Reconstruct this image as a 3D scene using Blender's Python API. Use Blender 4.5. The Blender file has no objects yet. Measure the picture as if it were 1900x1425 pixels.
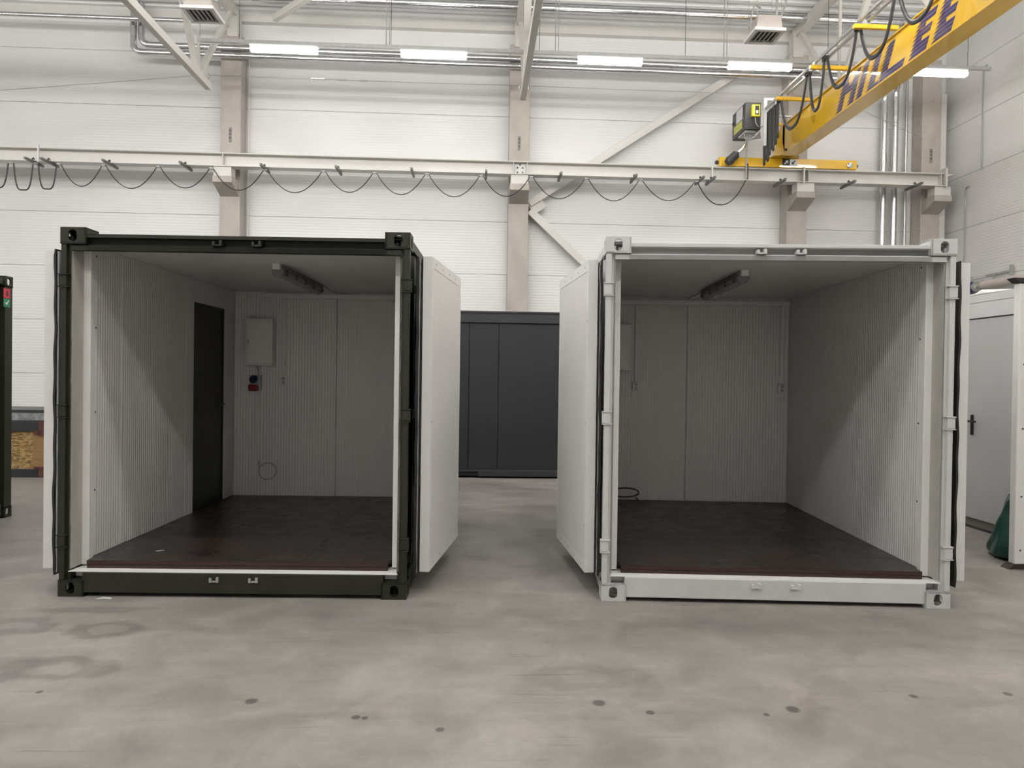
import bpy, math, random
from mathutils import Vector, Matrix, Quaternion

random.seed(7)
SC = bpy.context.scene
COL = SC.collection
PI = math.pi

# ------------------------------------------------------------------ camera
F_PX, CAM_H = 1310.0, 1.5825
PITCH, ROLL, YAW = 0.0099, 0.01375, 0.0488
fw = Vector((math.sin(YAW), math.cos(YAW), 0)); rt = Vector((math.cos(YAW), -math.sin(YAW), 0)); up = Vector((0, 0, 1))
fw2 = math.cos(PITCH) * fw - math.sin(PITCH) * up
up2 = math.sin(PITCH) * fw + math.cos(PITCH) * up
rt3 = math.cos(ROLL) * rt + math.sin(ROLL) * up2
up3 = -math.sin(ROLL) * rt + math.cos(ROLL) * up2
cam_data = bpy.data.cameras.new('camera')
cam_data.sensor_fit = 'HORIZONTAL'; cam_data.sensor_width = 36.0
cam_data.lens = F_PX / 1900.0 * 36.0
cam_data.clip_start = 0.05; cam_data.clip_end = 200
cam = bpy.data.objects.new('camera', cam_data)
COL.objects.link(cam)
m = Matrix((rt3, up3, -fw2)).transposed().to_4x4()
m.translation = Vector((0, 0, CAM_H))
cam.matrix_world = m
SC.camera = cam

# ------------------------------------------------------------------ world, light, exposure
world = bpy.data.worlds.new('world'); SC.world = world; world.use_nodes = True
world.node_tree.nodes['Background'].inputs[0].default_value = (0.8, 0.82, 0.85, 1)
world.node_tree.nodes['Background'].inputs[1].default_value = 0.05
SC.view_settings.view_transform = 'Standard'; SC.view_settings.look = 'None'
SC.view_settings.gamma = 1.0; SC.view_settings.use_curve_mapping = False
SC.view_settings.exposure = 0.2
LAMP_STRENGTH = 84.0          # glow of a lamp's diffuser
ROW_LEVEL = (0.25, 0.60, 1.06, 1.14, 1.16)   # the rows towards the back wall run dimmed
LAMP_COLOR = (1.0, 0.985, 0.965)
# tube lamps hang from the roof in rows across the hall; every row has these places
LAMP_X = (-3.62, -0.888, 2.402, 5.256, 8.70)
LAMP_X_LEFT = (-6.6, -9.4, -12.4)
LAMP_ROWS = (14.0, 10.4, 6.85, 3.29, -0.62)   # depths before scaling about the camera, see HALL_DEPTH_SCALE
LAMP_Z = 7.52
try:
    SC.cycles.use_denoising = True
    SC.cycles.sample_clamp_indirect = 8.0
    SC.cycles.max_bounces = 4
    SC.cycles.glossy_bounces = 2
    SC.cycles.diffuse_bounces = 3
    SC.cycles.use_light_tree = False
    SC.cycles.adaptive_threshold = 0.03
except Exception:
    pass

# ------------------------------------------------------------------ materials
def srgb(r, g, b):
    def c(x):
        x /= 255.0
        return x / 12.92 if x <= 0.04045 else ((x + 0.055) / 1.055) ** 2.4
    return (c(r), c(g), c(b), 1)

def mat(name, col, rough=0.5, metal=0.0, spec=0.5, noise=0.0, nscale=8.0, bump=0.0, bscale=40.0, coat=0.0,
        rib=None, rib_period=0.03, rib_h=0.3, space='Object', nstretch=None, rvar=0.0):
    """procedural principled material: colour with noise variation, fine relief, optional micro-ribs along an axis"""
    M = bpy.data.materials.new(name); M.use_nodes = True
    nt = M.node_tree; N = nt.nodes; LK = nt.links
    b = N['Principled BSDF']
    b.inputs['Base Color'].default_value = col
    b.inputs['Roughness'].default_value = rough
    b.inputs['Metallic'].default_value = metal
    b.inputs['Specular IOR Level'].default_value = spec
    if coat:
        b.inputs['Coat Weight'].default_value = coat; b.inputs['Coat Roughness'].default_value = 0.04
    tc = N.new('ShaderNodeTexCoord')
    if space == 'World':
        src = N.new('ShaderNodeNewGeometry').outputs['Position']
    else:
        src = tc.outputs['Object']
    if noise > 0:
        mp = N.new('ShaderNodeMapping'); LK.new(src, mp.inputs[0])
        if nstretch: mp.inputs['Scale'].default_value = nstretch
        n = N.new('ShaderNodeTexNoise'); n.inputs['Scale'].default_value = nscale; n.inputs['Detail'].default_value = 2
        n.inputs['Roughness'].default_value = 0.6
        LK.new(mp.outputs[0], n.inputs['Vector'])
        mr = N.new('ShaderNodeMapRange'); mr.inputs['From Min'].default_value = 0.3; mr.inputs['From Max'].default_value = 0.7
        mr.inputs['To Min'].default_value = 1 - noise; mr.inputs['To Max'].default_value = 1 + noise
        LK.new(n.outputs['Fac'], mr.inputs['Value'])
        mx = N.new('ShaderNodeVectorMath'); mx.operation = 'SCALE'
        mx.inputs[0].default_value = col[:3]; LK.new(mr.outputs[0], mx.inputs['Scale'])
        LK.new(mx.outputs[0], b.inputs['Base Color'])
        if rvar:
            rr = N.new('ShaderNodeMapRange'); rr.inputs['From Min'].default_value = 0.3; rr.inputs['From Max'].default_value = 0.7
            rr.inputs['To Min'].default_value = rough - rvar; rr.inputs['To Max'].default_value = rough + rvar
            LK.new(n.outputs['Fac'], rr.inputs['Value']); LK.new(rr.outputs[0], b.inputs['Roughness'])
    last = None
    if rib is not None:
        w = N.new('ShaderNodeTexWave'); w.wave_type = 'BANDS'; w.bands_direction = rib
        w.inputs['Scale'].default_value = 0.31416 / rib_period
        LK.new(src, w.inputs['Vector'])
        bp = N.new('ShaderNodeBump'); bp.inputs['Strength'].default_value = rib_h; bp.inputs['Distance'].default_value = rib_period * 0.1
        LK.new(w.outputs['Fac'], bp.inputs['Height']); last = bp
    if bump > 0:
        n2 = N.new('ShaderNodeTexNoise'); n2.inputs['Scale'].default_value = bscale; n2.inputs['Detail'].default_value = 5
        LK.new(src, n2.inputs['Vector'])
        bp = N.new('ShaderNodeBump'); bp.inputs['Strength'].default_value = bump; bp.inputs['Distance'].default_value = 0.01
        LK.new(n2.outputs['Fac'], bp.inputs['Height'])
        if last: LK.new(last.outputs[0], bp.inputs['Normal'])
        last = bp
    if last: LK.new(last.outputs[0], b.inputs['Normal'])
    return M

def emit(name, col, strength):
    M = bpy.data.materials.new(name); M.use_nodes = True
    nt = M.node_tree; nt.nodes.clear()
    e = nt.nodes.new('ShaderNodeEmission'); o = nt.nodes.new('ShaderNodeOutputMaterial')
    e.inputs[0].default_value = (*col, 1); e.inputs[1].default_value = strength
    nt.links.new(e.outputs[0], o.inputs[0])
    return M

MT = {}
MT['wall_panel'] = mat('wall_panel', (0.78, 0.772, 0.755, 1), rough=0.32, spec=0.4, noise=0.02, nscale=0.6, rib='Z', rib_period=0.06, rib_h=0.35, space='World')
MT['wall_back'] = mat('wall_joint', (0.42, 0.41, 0.40, 1), rough=0.8, noise=0.05)
MT['plain_wall'] = mat('plain_wall', (0.85, 0.845, 0.83, 1), rough=0.5, noise=0.02, nscale=0.6)
MT['deck'] = mat('roof_deck', (0.82, 0.82, 0.81, 1), rough=0.4, noise=0.03, nscale=1.0, space='World')
MT['concrete_col'] = mat('column_concrete', (0.47, 0.425, 0.385, 1), rough=0.7, noise=0.10, nscale=3.0, bump=0.15, bscale=25, space='World', nstretch=(1, 1, 0.5))
MT['steel_white'] = mat('steel_white_paint', (0.68, 0.66, 0.62, 1), rough=0.4, noise=0.03, nscale=2.0, space='World')
MT['truss'] = mat('truss_paint', (0.62, 0.60, 0.55, 1), rough=0.45, noise=0.03, nscale=2.0, space='World')
MT['foil'] = mat('foil_pipe', (0.74, 0.74, 0.74, 1), rough=0.22, metal=1.0, noise=0.10, nscale=9, bump=0.5, bscale=14, space='World')
MT['zinc'] = mat('zinc_steel', (0.55, 0.55, 0.54, 1), rough=0.35, metal=0.9, noise=0.08, nscale=20)
MT['bar_grey'] = mat('bar_grey', (0.17, 0.165, 0.16, 1), rough=0.45, noise=0.1, nscale=12)
MT['dark_metal'] = mat('dark_metal', (0.05, 0.05, 0.05, 1), rough=0.45, noise=0.1, nscale=12)
MT['cable'] = mat('black_cable', (0.028, 0.027, 0.027, 1), rough=0.45, noise=0.1, nscale=30)
MT['grey_cable'] = mat('grey_cable', (0.35, 0.34, 0.33, 1), rough=0.5, noise=0.05, nscale=30)
MT['crane_yellow'] = mat('crane_yellow', (0.86, 0.51, 0.018, 1), rough=0.30, spec=0.5, noise=0.03, nscale=2.0, coat=1.0, space='World')
MT['letter_blue'] = mat('letter_blue', (0.036, 0.024, 0.13, 1), rough=0.3, noise=0.08, nscale=20, coat=0.5)
MT['letter_line'] = mat('letter_line', (0.72, 0.62, 0.45, 1), rough=0.35, noise=0.05, nscale=20)
MT['black_box'] = mat('black_box', (0.045, 0.045, 0.047, 1), rough=0.4, noise=0.06, nscale=8)
MT['label_white'] = mat('label_white', (0.72, 0.72, 0.72, 1), rough=0.4, noise=0.06, nscale=40)
MT['label_yellow'] = mat('label_yellow', (0.55, 0.58, 0.10, 1), rough=0.4, noise=0.25, nscale=60)
MT['remote_yellow'] = mat('remote_yellow', (0.90, 0.78, 0.05, 1), rough=0.35, noise=0.03)
MT['chrome'] = mat('chrome', (0.75, 0.75, 0.73, 1), rough=0.2, metal=1.0, noise=0.05)
for _i, _l in enumerate(ROW_LEVEL):
    MT['lamp_row_%d' % _i] = emit('lamp_row_%d' % _i, LAMP_COLOR, LAMP_STRENGTH * _l)
MT['lamp_housing'] = mat('lamp_housing', (0.7, 0.7, 0.69, 1), rough=0.4, noise=0.03)
MT['heater_body'] = mat('heater_body', (0.50, 0.45, 0.41, 1), rough=0.4, noise=0.04)
MT['heater_frame'] = mat('heater_frame', (0.72, 0.71, 0.69, 1), rough=0.4, noise=0.03)
MT['heater_slat'] = mat('heater_slat', (0.28, 0.27, 0.25, 1), rough=0.4, noise=0.05)
MT['green_paint'] = mat('army_green_paint', (0.021, 0.022, 0.013, 1), rough=0.42, spec=0.4, noise=0.12, nscale=7, bump=0.05, bscale=60)
MT['white_paint'] = mat('light_grey_paint', (0.56, 0.56, 0.545, 1), rough=0.42, noise=0.04, nscale=6, bump=0.04, bscale=60)
MT['trim'] = mat('white_trim', (0.74, 0.73, 0.70, 1), rough=0.4, noise=0.03, nscale=5)
MT['seal_cream'] = mat('cream_seal', (0.43, 0.415, 0.375, 1), rough=0.6, noise=0.06, nscale=6)
MT['lin_x'] = mat('lining_ribbed_x', (0.70, 0.685, 0.66, 1), rough=0.38, noise=0.03, nscale=1.5, rib='X', rib_period=0.032, rib_h=0.8)
MT['lin_y'] = mat('lining_ribbed_y', (0.70, 0.685, 0.66, 1), rough=0.38, noise=0.03, nscale=1.5, rib='Y', rib_period=0.032, rib_h=0.8)
MT['lin_core'] = mat('panel_joint', (0.20, 0.19, 0.18, 1), rough=0.8, noise=0.05)
MT['plywood'] = mat('film_plywood', (0.030, 0.022, 0.018, 1), rough=0.33, spec=0.45, noise=0.30, nscale=5, bump=0.12, bscale=50, rvar=0.08)
MT['ply_edge'] = mat('plywood_edge', (0.034, 0.012, 0.008, 1), rough=0.5, noise=0.25, nscale=20, nstretch=(1, 1, 8))
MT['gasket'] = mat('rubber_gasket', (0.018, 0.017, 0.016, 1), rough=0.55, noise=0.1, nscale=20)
MT['inner_door'] = mat('dark_door', (0.018, 0.017, 0.012, 1), rough=0.4, noise=0.08, nscale=4)
MT['plastic_white'] = mat('white_plastic', (0.74, 0.72, 0.69, 1), rough=0.35, noise=0.02)
MT['plastic_grey'] = mat('grey_plastic', (0.40, 0.40, 0.39, 1), rough=0.4, noise=0.03)
MT['socket_blue'] = mat('socket_blue', (0.008, 0.014, 0.07, 1), rough=0.35, noise=0.05)
MT['socket_red'] = mat('socket_red', (0.17, 0.008, 0.007, 1), rough=0.35, noise=0.05)
MT['lamp_clear'] = mat('lamp_cover', (0.20, 0.20, 0.195, 1), rough=0.25, noise=0.05)
MT['anthracite'] = mat('anthracite_paint', (0.021, 0.0215, 0.025, 1), rough=0.42, noise=0.06, nscale=3)
MT['anthracite2'] = mat('anthracite_rail', (0.029, 0.030, 0.032, 1), rough=0.42, noise=0.06, nscale=3)
MT['cabin'] = mat('cabin_white', (0.60, 0.60, 0.59, 1), rough=0.45, noise=0.03, nscale=2)
MT['cabin_door'] = mat('cabin_door', (0.47, 0.46, 0.455, 1), rough=0.45, noise=0.03, nscale=2)
MT['plinth'] = mat('cabin_plinth', (0.26, 0.24, 0.21, 1), rough=0.6, noise=0.08, nscale=4)
MT['osb'] = None
MT['cardboard'] = mat('cardboard', (0.30, 0.17, 0.075, 1), rough=0.8, noise=0.12, nscale=6, nstretch=(1, 1, 4))
MT['rust'] = mat('rusty_steel', (0.10, 0.035, 0.028, 1), rough=0.7, noise=0.4, nscale=40)
MT['galv'] = mat('galvanised_tray', (0.36, 0.37, 0.38, 1), rough=0.4, metal=0.7, noise=0.35, nscale=14)
MT['bag'] = mat('green_plastic', (0.006, 0.050, 0.036, 1), rough=0.28, noise=0.2, nscale=8, bump=0.9, bscale=7)
MT['brown_skid'] = mat('brown_skid', (0.035, 0.018, 0.014, 1), rough=0.6, noise=0.2)
MT['sticker_red'] = mat('sticker_red', (0.55, 0.03, 0.06, 1), rough=0.4, noise=0.15, nscale=60)
MT['sticker_green'] = mat('sticker_green', (0.02, 0.20, 0.09, 1), rough=0.4, noise=0.15, nscale=60)
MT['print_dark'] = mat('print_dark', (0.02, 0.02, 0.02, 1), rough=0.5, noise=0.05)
MT['valve_blue'] = mat('valve_blue', (0.02, 0.025, 0.14, 1), rough=0.4, noise=0.05)
MT['pink_pipe'] = mat('pale_pipe', (0.62, 0.56, 0.52, 1), rough=0.45, noise=0.05, nscale=5)

def make_osb():
    M = bpy.data.materials.new('osb_board'); M.use_nodes = True
    nt = M.node_tree; N = nt.nodes; L = nt.links; b = N['Principled BSDF']; b.inputs['Roughness'].default_value = 0.75
    tc = N.new('ShaderNodeTexCoord')
    v = N.new('ShaderNodeTexVoronoi'); v.inputs['Scale'].default_value = 22
    mp = N.new('ShaderNodeMapping'); mp.inputs['Scale'].default_value = (1, 1, 2.4); mp.inputs['Rotation'].default_value = (0, 0.6, 0)
    L.new(tc.outputs['Object'], mp.inputs[0]); L.new(mp.outputs[0], v.inputs['Vector'])
    cr = N.new('ShaderNodeValToRGB')
    cr.color_ramp.elements[0].color = (0.14, 0.075, 0.02, 1); cr.color_ramp.elements[1].color = (0.50, 0.34, 0.14, 1)
    sp = N.new('ShaderNodeSeparateColor'); L.new(v.outputs['Color'], sp.inputs[0])
    L.new(sp.outputs[0], cr.inputs[0]); L.new(cr.outputs[0], b.inputs['Base Color'])
    return M
MT['osb'] = make_osb()

def make_floor():
    M = bpy.data.materials.new('floor_concrete'); M.use_nodes = True
    nt = M.node_tree; N = nt.nodes; L = nt.links; b = N['Principled BSDF']
    pos = N.new('ShaderNodeNewGeometry').outputs['Position']
    def noise(scale, detail=6, rough=0.6, stretch=None, dist=0.0):
        n = N.new('ShaderNodeTexNoise'); n.inputs['Scale'].default_value = scale; n.inputs['Detail'].default_value = detail
        n.inputs['Roughness'].default_value = rough; n.inputs['Distortion'].default_value = dist
        s = pos
        if stretch:
            mp = N.new('ShaderNodeMapping'); mp.inputs['Scale'].default_value = stretch; L.new(pos, mp.inputs[0]); s = mp.outputs[0]
        L.new(s, n.inputs['Vector']); return n.outputs['Fac']
    def rng(v, a, c, lo, hi):
        r = N.new('ShaderNodeMapRange'); r.inputs['From Min'].default_value = a; r.inputs['From Max'].default_value = c
        r.inputs['To Min'].default_value = lo; r.inputs['To Max'].default_value = hi; L.new(v, r.inputs['Value']); return r.outputs[0]
    def mul(a, c):
        x = N.new('ShaderNodeMath'); x.operation = 'MULTIPLY'; L.new(a, x.inputs[0]); L.new(c, x.inputs[1]); return x.outputs[0]
    fac = rng(noise(0.55, 3), 0.3, 0.7, 0.82, 1.14)
    mid = noise(2.6, 4, 0.68, dist=0.6)
    fac = mul(fac, rng(mid, 0.34, 0.66, 0.82, 1.12))
    fac = mul(fac, rng(noise(14, 3, 0.7), 0.3, 0.7, 0.94, 1.05))
    # faint trowel / wheel scuffs running along the hall
    fac = mul(fac, rng(noise(1.6, 3, 0.6, stretch=(0.6, 3.0, 1)), 0.50, 0.75, 1.0, 0.84))
    fac = mul(fac, rng(noise(7.0, 2, 0.55, stretch=(0.22, 5.0, 1)), 0.66, 0.74, 1.0, 0.76))
    # dark drip spots and worn wheel marks, each at its own place on the slab
    wob = N.new('ShaderNodeTexNoise'); wob.inputs['Scale'].default_value = 6.0; wob.inputs['Detail'].default_value = 1
    L.new(pos, wob.inputs['Vector'])
    def spot(x, y, rx, ry, dark, ring=0.0, soft=0.25, rot=0.0, wobble=0.5):
        nonlocal fac
        mp = N.new('ShaderNodeMapping'); mp.vector_type = 'TEXTURE'
        mp.inputs['Location'].default_value = (x, y, 0); mp.inputs['Scale'].default_value = (rx, ry, 1); mp.inputs['Rotation'].default_value = (0, 0, rot)
        L.new(pos, mp.inputs[0])
        ln = N.new('ShaderNodeVectorMath'); ln.operation = 'LENGTH'; L.new(mp.outputs[0], ln.inputs[0])
        ad = N.new('ShaderNodeMath'); ad.operation = 'MULTIPLY_ADD'; L.new(wob.outputs['Fac'], ad.inputs[0]); ad.inputs[1].default_value = wobble
        L.new(ln.outputs['Value'], ad.inputs[2])
        d = ad.outputs[0]
        off = 0.5 * wobble
        if ring:
            s = N.new('ShaderNodeMath'); s.operation = 'SUBTRACT'; L.new(d, s.inputs[0]); s.inputs[1].default_value = 1 - ring + off
            a = N.new('ShaderNodeMath'); a.operation = 'ABSOLUTE'; L.new(s.outputs[0], a.inputs[0])
            fac = mul(fac, rng(a.outputs[0], ring * 0.5, ring * (1 + soft), dark, 1.0))
        else:
            fac = mul(fac, rng(d, 1 + off - soft, 1 + off + soft, dark, 1.0))
    near = None
    for (x, y, r) in ((-1.069, 3.45, .034), (-0.542, 3.278, .024), (-0.148, 3.155, .024), (0.611, 3.401, .038), (0.838, 3.297, .024),
                      (1.538, 3.316, .038), (1.387, 3.265, .018), (2.217, 3.442, .026), (-2.134, 3.569, .020), (2.722, 3.457, .026), (-0.50, 3.27, .018)):
        ds = N.new('ShaderNodeVectorMath'); ds.operation = 'DISTANCE'; L.new(pos, ds.inputs[0]); ds.inputs[1].default_value = (x, y, 0)
        dv = N.new('ShaderNodeMath'); dv.operation = 'DIVIDE'; L.new(ds.outputs['Value'], dv.inputs[0]); dv.inputs[1].default_value = r
        if near is None: near = dv.outputs[0]
        else:
            mn = N.new('ShaderNodeMath'); mn.operation = 'MINIMUM'; L.new(near, mn.inputs[0]); L.new(dv.outputs[0], mn.inputs[1]); near = mn.outputs[0]
    ad = N.new('ShaderNodeMath'); ad.operation = 'MULTIPLY_ADD'; L.new(wob.outputs['Fac'], ad.inputs[0]); ad.inputs[1].default_value = 0.6; L.new(near, ad.inputs[2])
    fac = mul(fac, rng(ad.outputs[0], 0.95, 1.35, 0.40, 1.0))
    spot(-2.26, 4.43, .24, .16, .72, ring=0.30, wobble=0.9); spot(-2.22, 3.85, .32, .17, .74, ring=0.30, wobble=0.9)
    spot(-2.83, 4.49, .26, .17, .76, ring=0.3, wobble=0.9); spot(-2.5, 3.85, .22, .18, .86, ring=0.3, wobble=0.9)
    spot(0.60, 3.705, .34, .16, .86, ring=0.28, wobble=0.9); spot(-2.5, 4.80, .35, .06, .72, wobble=1.2)
    spot(2.2, 4.45, 1.3, .35, .86, soft=0.6, wobble=1.5); spot(-0.6, 4.55, 1.3, .3, .88, soft=0.6, wobble=1.5)
    # the slab drifts between a warmer and a cooler grey
    hue = N.new('ShaderNodeMix'); hue.data_type = 'RGBA'
    hue.inputs['A'].default_value = (0.258, 0.233, 0.211, 1); hue.inputs['B'].default_value = (0.252, 0.233, 0.2145, 1)
    L.new(rng(noise(1.1, 3, 0.65, dist=0.8), 0.36, 0.62, 0.0, 1.0), hue.inputs['Factor'])
    col = N.new('ShaderNodeVectorMath'); col.operation = 'SCALE'; L.new(hue.outputs['Result'], col.inputs[0]); L.new(fac, col.inputs['Scale'])
    L.new(col.outputs[0], b.inputs['Base Color'])
    L.new(rng(mid, 0.3, 0.7, 0.42, 0.62), b.inputs['Roughness'])
    b.inputs['Specular IOR Level'].default_value = 0.4
    return M
MT['floor'] = make_floor()

# ------------------------------------------------------------------ mesh helpers
# Hall depths are scaled about the camera; AXIS_SCALE applies the factor when a mesh is built.
HALL_DEPTH_SCALE = 0.94245
AXIS_SCALE = [1.0, 1.0, 1.0]
class MB:
    def __init__(s): s.v = []; s.f = []
    def add(s, vs, fs):
        o = len(s.v); s.v += [tuple(p) for p in vs]; s.f += [tuple(i + o for i in f) for f in fs]; return s
    def box(s, x0, x1, y0, y1, z0, z1):
        return s.add([(x0, y0, z0), (x1, y0, z0), (x1, y1, z0), (x0, y1, z0), (x0, y0, z1), (x1, y0, z1), (x1, y1, z1), (x0, y1, z1)],
                     [(0, 3, 2, 1), (4, 5, 6, 7), (0, 1, 5, 4), (1, 2, 6, 5), (2, 3, 7, 6), (3, 0, 4, 7)])
    def prism(s, poly, axis, a0, a1):
        """extrude a 2D polygon along an axis; poly in the two other coordinates in xyz order"""
        n = len(poly)
        def P(p, a):
            return (a, p[0], p[1]) if axis == 'X' else (p[0], a, p[1]) if axis == 'Y' else (p[0], p[1], a)
        vs = [P(p, a0) for p in poly] + [P(p, a1) for p in poly]
        fs = [tuple(range(n))[::-1], tuple(range(n, 2 * n))] + [(i, (i + 1) % n, n + (i + 1) % n, n + i) for i in range(n)]
        return s.add(vs, fs)
    def bar(s, p0, p1, w, h=None, upv=(0, 0, 1)):
        h = w if h is None else h
        p0 = Vector(p0); p1 = Vector(p1); d = (p1 - p0).normalized()
        u = Vector(upv)
        if abs(d.dot(u)) > 0.99: u = Vector((0, 1, 0))
        r = d.cross(u).normalized(); u = r.cross(d).normalized()
        q = [(-w / 2, -h / 2), (w / 2, -h / 2), (w / 2, h / 2), (-w / 2, h / 2)]
        vs = [p + r * a + u * c for p in (p0, p1) for a, c in q]
        return s.add(vs, [(3, 2, 1, 0), (4, 5, 6, 7), (0, 1, 5, 4), (1, 2, 6, 5), (2, 3, 7, 6), (3, 0, 4, 7)])
    def tube(s, path, r, n=8, caps=True, flat=1.0):
        path = [Vector(p) for p in path]
        radii = r if isinstance(r, (list, tuple)) else [r] * len(path)
        t = (path[1] - path[0]).normalized()
        a = Vector((0, 0, 1)) if abs(t.z) < 0.9 else Vector((1, 0, 0))
        u = t.cross(a).normalized()
        vs = []
        for i, p in enumerate(path):
            t2 = (path[min(i + 1, len(path) - 1)] - path[max(i - 1, 0)]).normalized()
            q = t.rotation_difference(t2); u = q @ u; t = t2
            w = t.cross(u)
            for k in range(n):
                an = 2 * PI * k / n
                vs.append(p + u * math.cos(an) * radii[i] + w * math.sin(an) * radii[i] * flat)
        fs = []
        for i in range(len(path) - 1):
            for k in range(n):
                fs.append((i * n + k, i * n + (k + 1) % n, (i + 1) * n + (k + 1) % n, (i + 1) * n + k))
        if caps:
            fs.append(tuple(range(n))[::-1]); e = (len(path) - 1) * n; fs.append(tuple(e + k for k in range(n)))
        return s.add(vs, fs)
    def cyl(s, p0, p1, r, n=16): return s.tube([p0, p1], r, n)
    def holed_plate(s, o, U, V, T, w, h, cx, cy, rw, rh, n=24):
        """plate w x h spanned by U,V from o with thickness along T and an oval hole centred at cx,cy"""
        o = Vector(o); U = Vector(U); V = Vector(V); T = Vector(T)
        angs = []
        for k in range(n): angs.append(2 * PI * k / n + 1e-4)
        corner = [(0, 0), (w, 0), (w, h), (0, h)]
        for (x, y) in corner: angs.append(math.atan2(y - cy, x - cx) % (2 * PI))
        angs.sort()
        rin = []; rout = []
        sl = abs(rh - rw); r0 = min(rw, rh)
        for a in angs:
            ca, sa = math.cos(a), math.sin(a)
            # stadium hole: support point of two circles
            px, py = r0 * ca, r0 * sa
            if rh > rw: py += sl * (1 if sa > 0.05 else -1 if sa < -0.05 else sa / 0.05)
            elif rw > rh: px += sl * (1 if ca > 0.05 else -1 if ca < -0.05 else ca / 0.05)
            rin.append((cx + px, cy + py))
            t = 1e9
            if ca > 1e-9: t = min(t, (w - cx) / ca)
            if ca < -1e-9: t = min(t, -cx / ca)
            if sa > 1e-9: t = min(t, (h - cy) / sa)
            if sa < -1e-9: t = min(t, -cy / sa)
            rout.append((cx + ca * t, cy + sa * t))
        N = len(angs)
        P = lambda q, d: o + U * q[0] + V * q[1] + T * d
        th = T.length
        vs = [P(q, 0) for q in rout] + [P(q, 0) for q in rin] + [P(q, 1) for q in rin] + [P(q, 1) for q in rout]
        fs = []
        for i in range(N):
            j = (i + 1) % N
            fs += [(i, j, N + j, N + i), (N + i, N + j, 2 * N + j, 2 * N + i), (2 * N + i, 2 * N + j, 3 * N + j, 3 * N + i), (3 * N + i, 3 * N + j, j, i)]
        return s.add(vs, fs)
    def mesh(s, name, smooth=False):
        me = bpy.data.meshes.new(name); me.from_pydata([(p[0] * AXIS_SCALE[0], p[1] * AXIS_SCALE[1], p[2] * AXIS_SCALE[2]) for p in s.v], [], s.f); me.update()
        import bmesh
        bm = bmesh.new(); bm.from_mesh(me); bmesh.ops.recalc_face_normals(bm, faces=bm.faces); bm.to_mesh(me); bm.free()
        if smooth:
            for p in me.polygons: p.use_smooth = True
        return me
    def build(s, name, material, parent=None, bevel=0.0, smooth=False, label=None):
        me = s.mesh(name, smooth)
        me.materials.append(MT[material] if isinstance(material, str) else material)
        o = bpy.data.objects.new(name, me); COL.objects.link(o)
        if parent: o.parent = parent
        if bevel:
            b = o.modifiers.new('bevel', 'BEVEL'); b.width = bevel; b.segments = 2; b.limit_method = 'ANGLE'
        if smooth:
            try:
                md = o.modifiers.new('split', 'EDGE_SPLIT'); md.split_angle = math.radians(40)
            except Exception: pass
        if label: o['label'] = label
        return o

def build_each(mb, name, material, parent, bevel=0.0, smooth=False):
    """build every separate piece collected in mb as an object of its own"""
    par = list(range(len(mb.v)))
    def find(i):
        while par[i] != i: par[i] = par[par[i]]; i = par[i]
        return i
    for f in mb.f:
        for i in f[1:]: par[find(i)] = find(f[0])
    groups = {}
    for f in mb.f: groups.setdefault(find(f[0]), []).append(f)
    out = []
    for fs in groups.values():
        idx = sorted({i for f in fs for i in f}); k = {i: j for j, i in enumerate(idx)}
        out.append(MB().add([mb.v[i] for i in idx], [tuple(k[i] for i in f) for f in fs]).build(name, material, parent, bevel, smooth))
    return out
def thing(name, label, cat, loc=(0, 0, 0), rotz=0.0, group=None):
    o = bpy.data.objects.new(name, None); COL.objects.link(o)
    o.location = (loc[0], loc[1] * AXIS_SCALE[1], loc[2]); o.rotation_euler = (0, 0, rotz); o.empty_display_size = 0.1
    o['label'] = label; o['category'] = cat
    if group: o['group'] = group
    return o
def tag(o, label, cat, group=None):
    o['label'] = label; o['category'] = cat
    if group: o['group'] = group
    return o
def struct(o): o['kind'] = 'structure'; return o
def dup(o, parent=None):
    c = o.copy(); COL.objects.link(c); c.parent = parent
    return c
def dup_tree(root, loc, label=None):
    r = dup(root); r.location = loc
    if label: r['label'] = label
    for ch in list(root.children):
        c = dup(ch, r)
        for g in list(ch.children): dup(g, c)
    return r
def sag(p0, p1, drop, n=14, power=2.0):
    out = []
    for i in range(n + 1):
        t = i / n
        out.append((p0[0] + (p1[0] - p0[0]) * t, p0[1] + (p1[1] - p0[1]) * t, p0[2] + (p1[2] - p0[2]) * t - drop * (1 - abs(2 * t - 1) ** power)))
    return out

# ------------------------------------------------------------------ hall shell
AXIS_SCALE[1] = HALL_DEPTH_SCALE
XL, XR, YF, YB, ZT = -17.0, 10.36, -9.0, 16.3, 9.2
struct(MB().box(XL - .3, XR + .3, YF - .3, YB + .3, -0.2, 0.0).build('floor', 'floor'))
# roof deck: trapezoidal ribs running across the hall
prof = []
y = YF - .2
while y < YB + .4:
    prof += [(y, ZT), (y + .11, ZT), (y + .15, ZT + .13), (y + .25, ZT + .13)]
    y += .29
rf = MB()
n = len(prof)
rf.add([(XL - .2, p[0], p[1]) for p in prof] + [(XR + .2, p[0], p[1]) for p in prof], [(i, i + 1, n + i + 1, n + i) for i in range(n - 1)])
rf.box(XL - .3, XR + .3, YF - .3, YB + .4, ZT + .2, ZT + .3)
struct(rf.build('ceiling', 'deck'))
wb = struct(MB().box(XL - .3, XR + .3, YB + .07, YB + .25, 0, ZT + .2).build('wall_back', 'wall_back'))
wr = struct(MB().box(XR + .07, XR + .25, YF - .3, YB + .3, 0, ZT + .2).build('wall_right', 'wall_back'))
struct(MB().box(XL - .25, XL, YF - .3, YB + .3, 0, ZT + .2).build('wall_left', 'plain_wall'))
struct(MB().box(XL - .3, XR + .3, YF - .25, YF, 0, ZT + .2).build('wall_front', 'plain_wall'))
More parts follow.
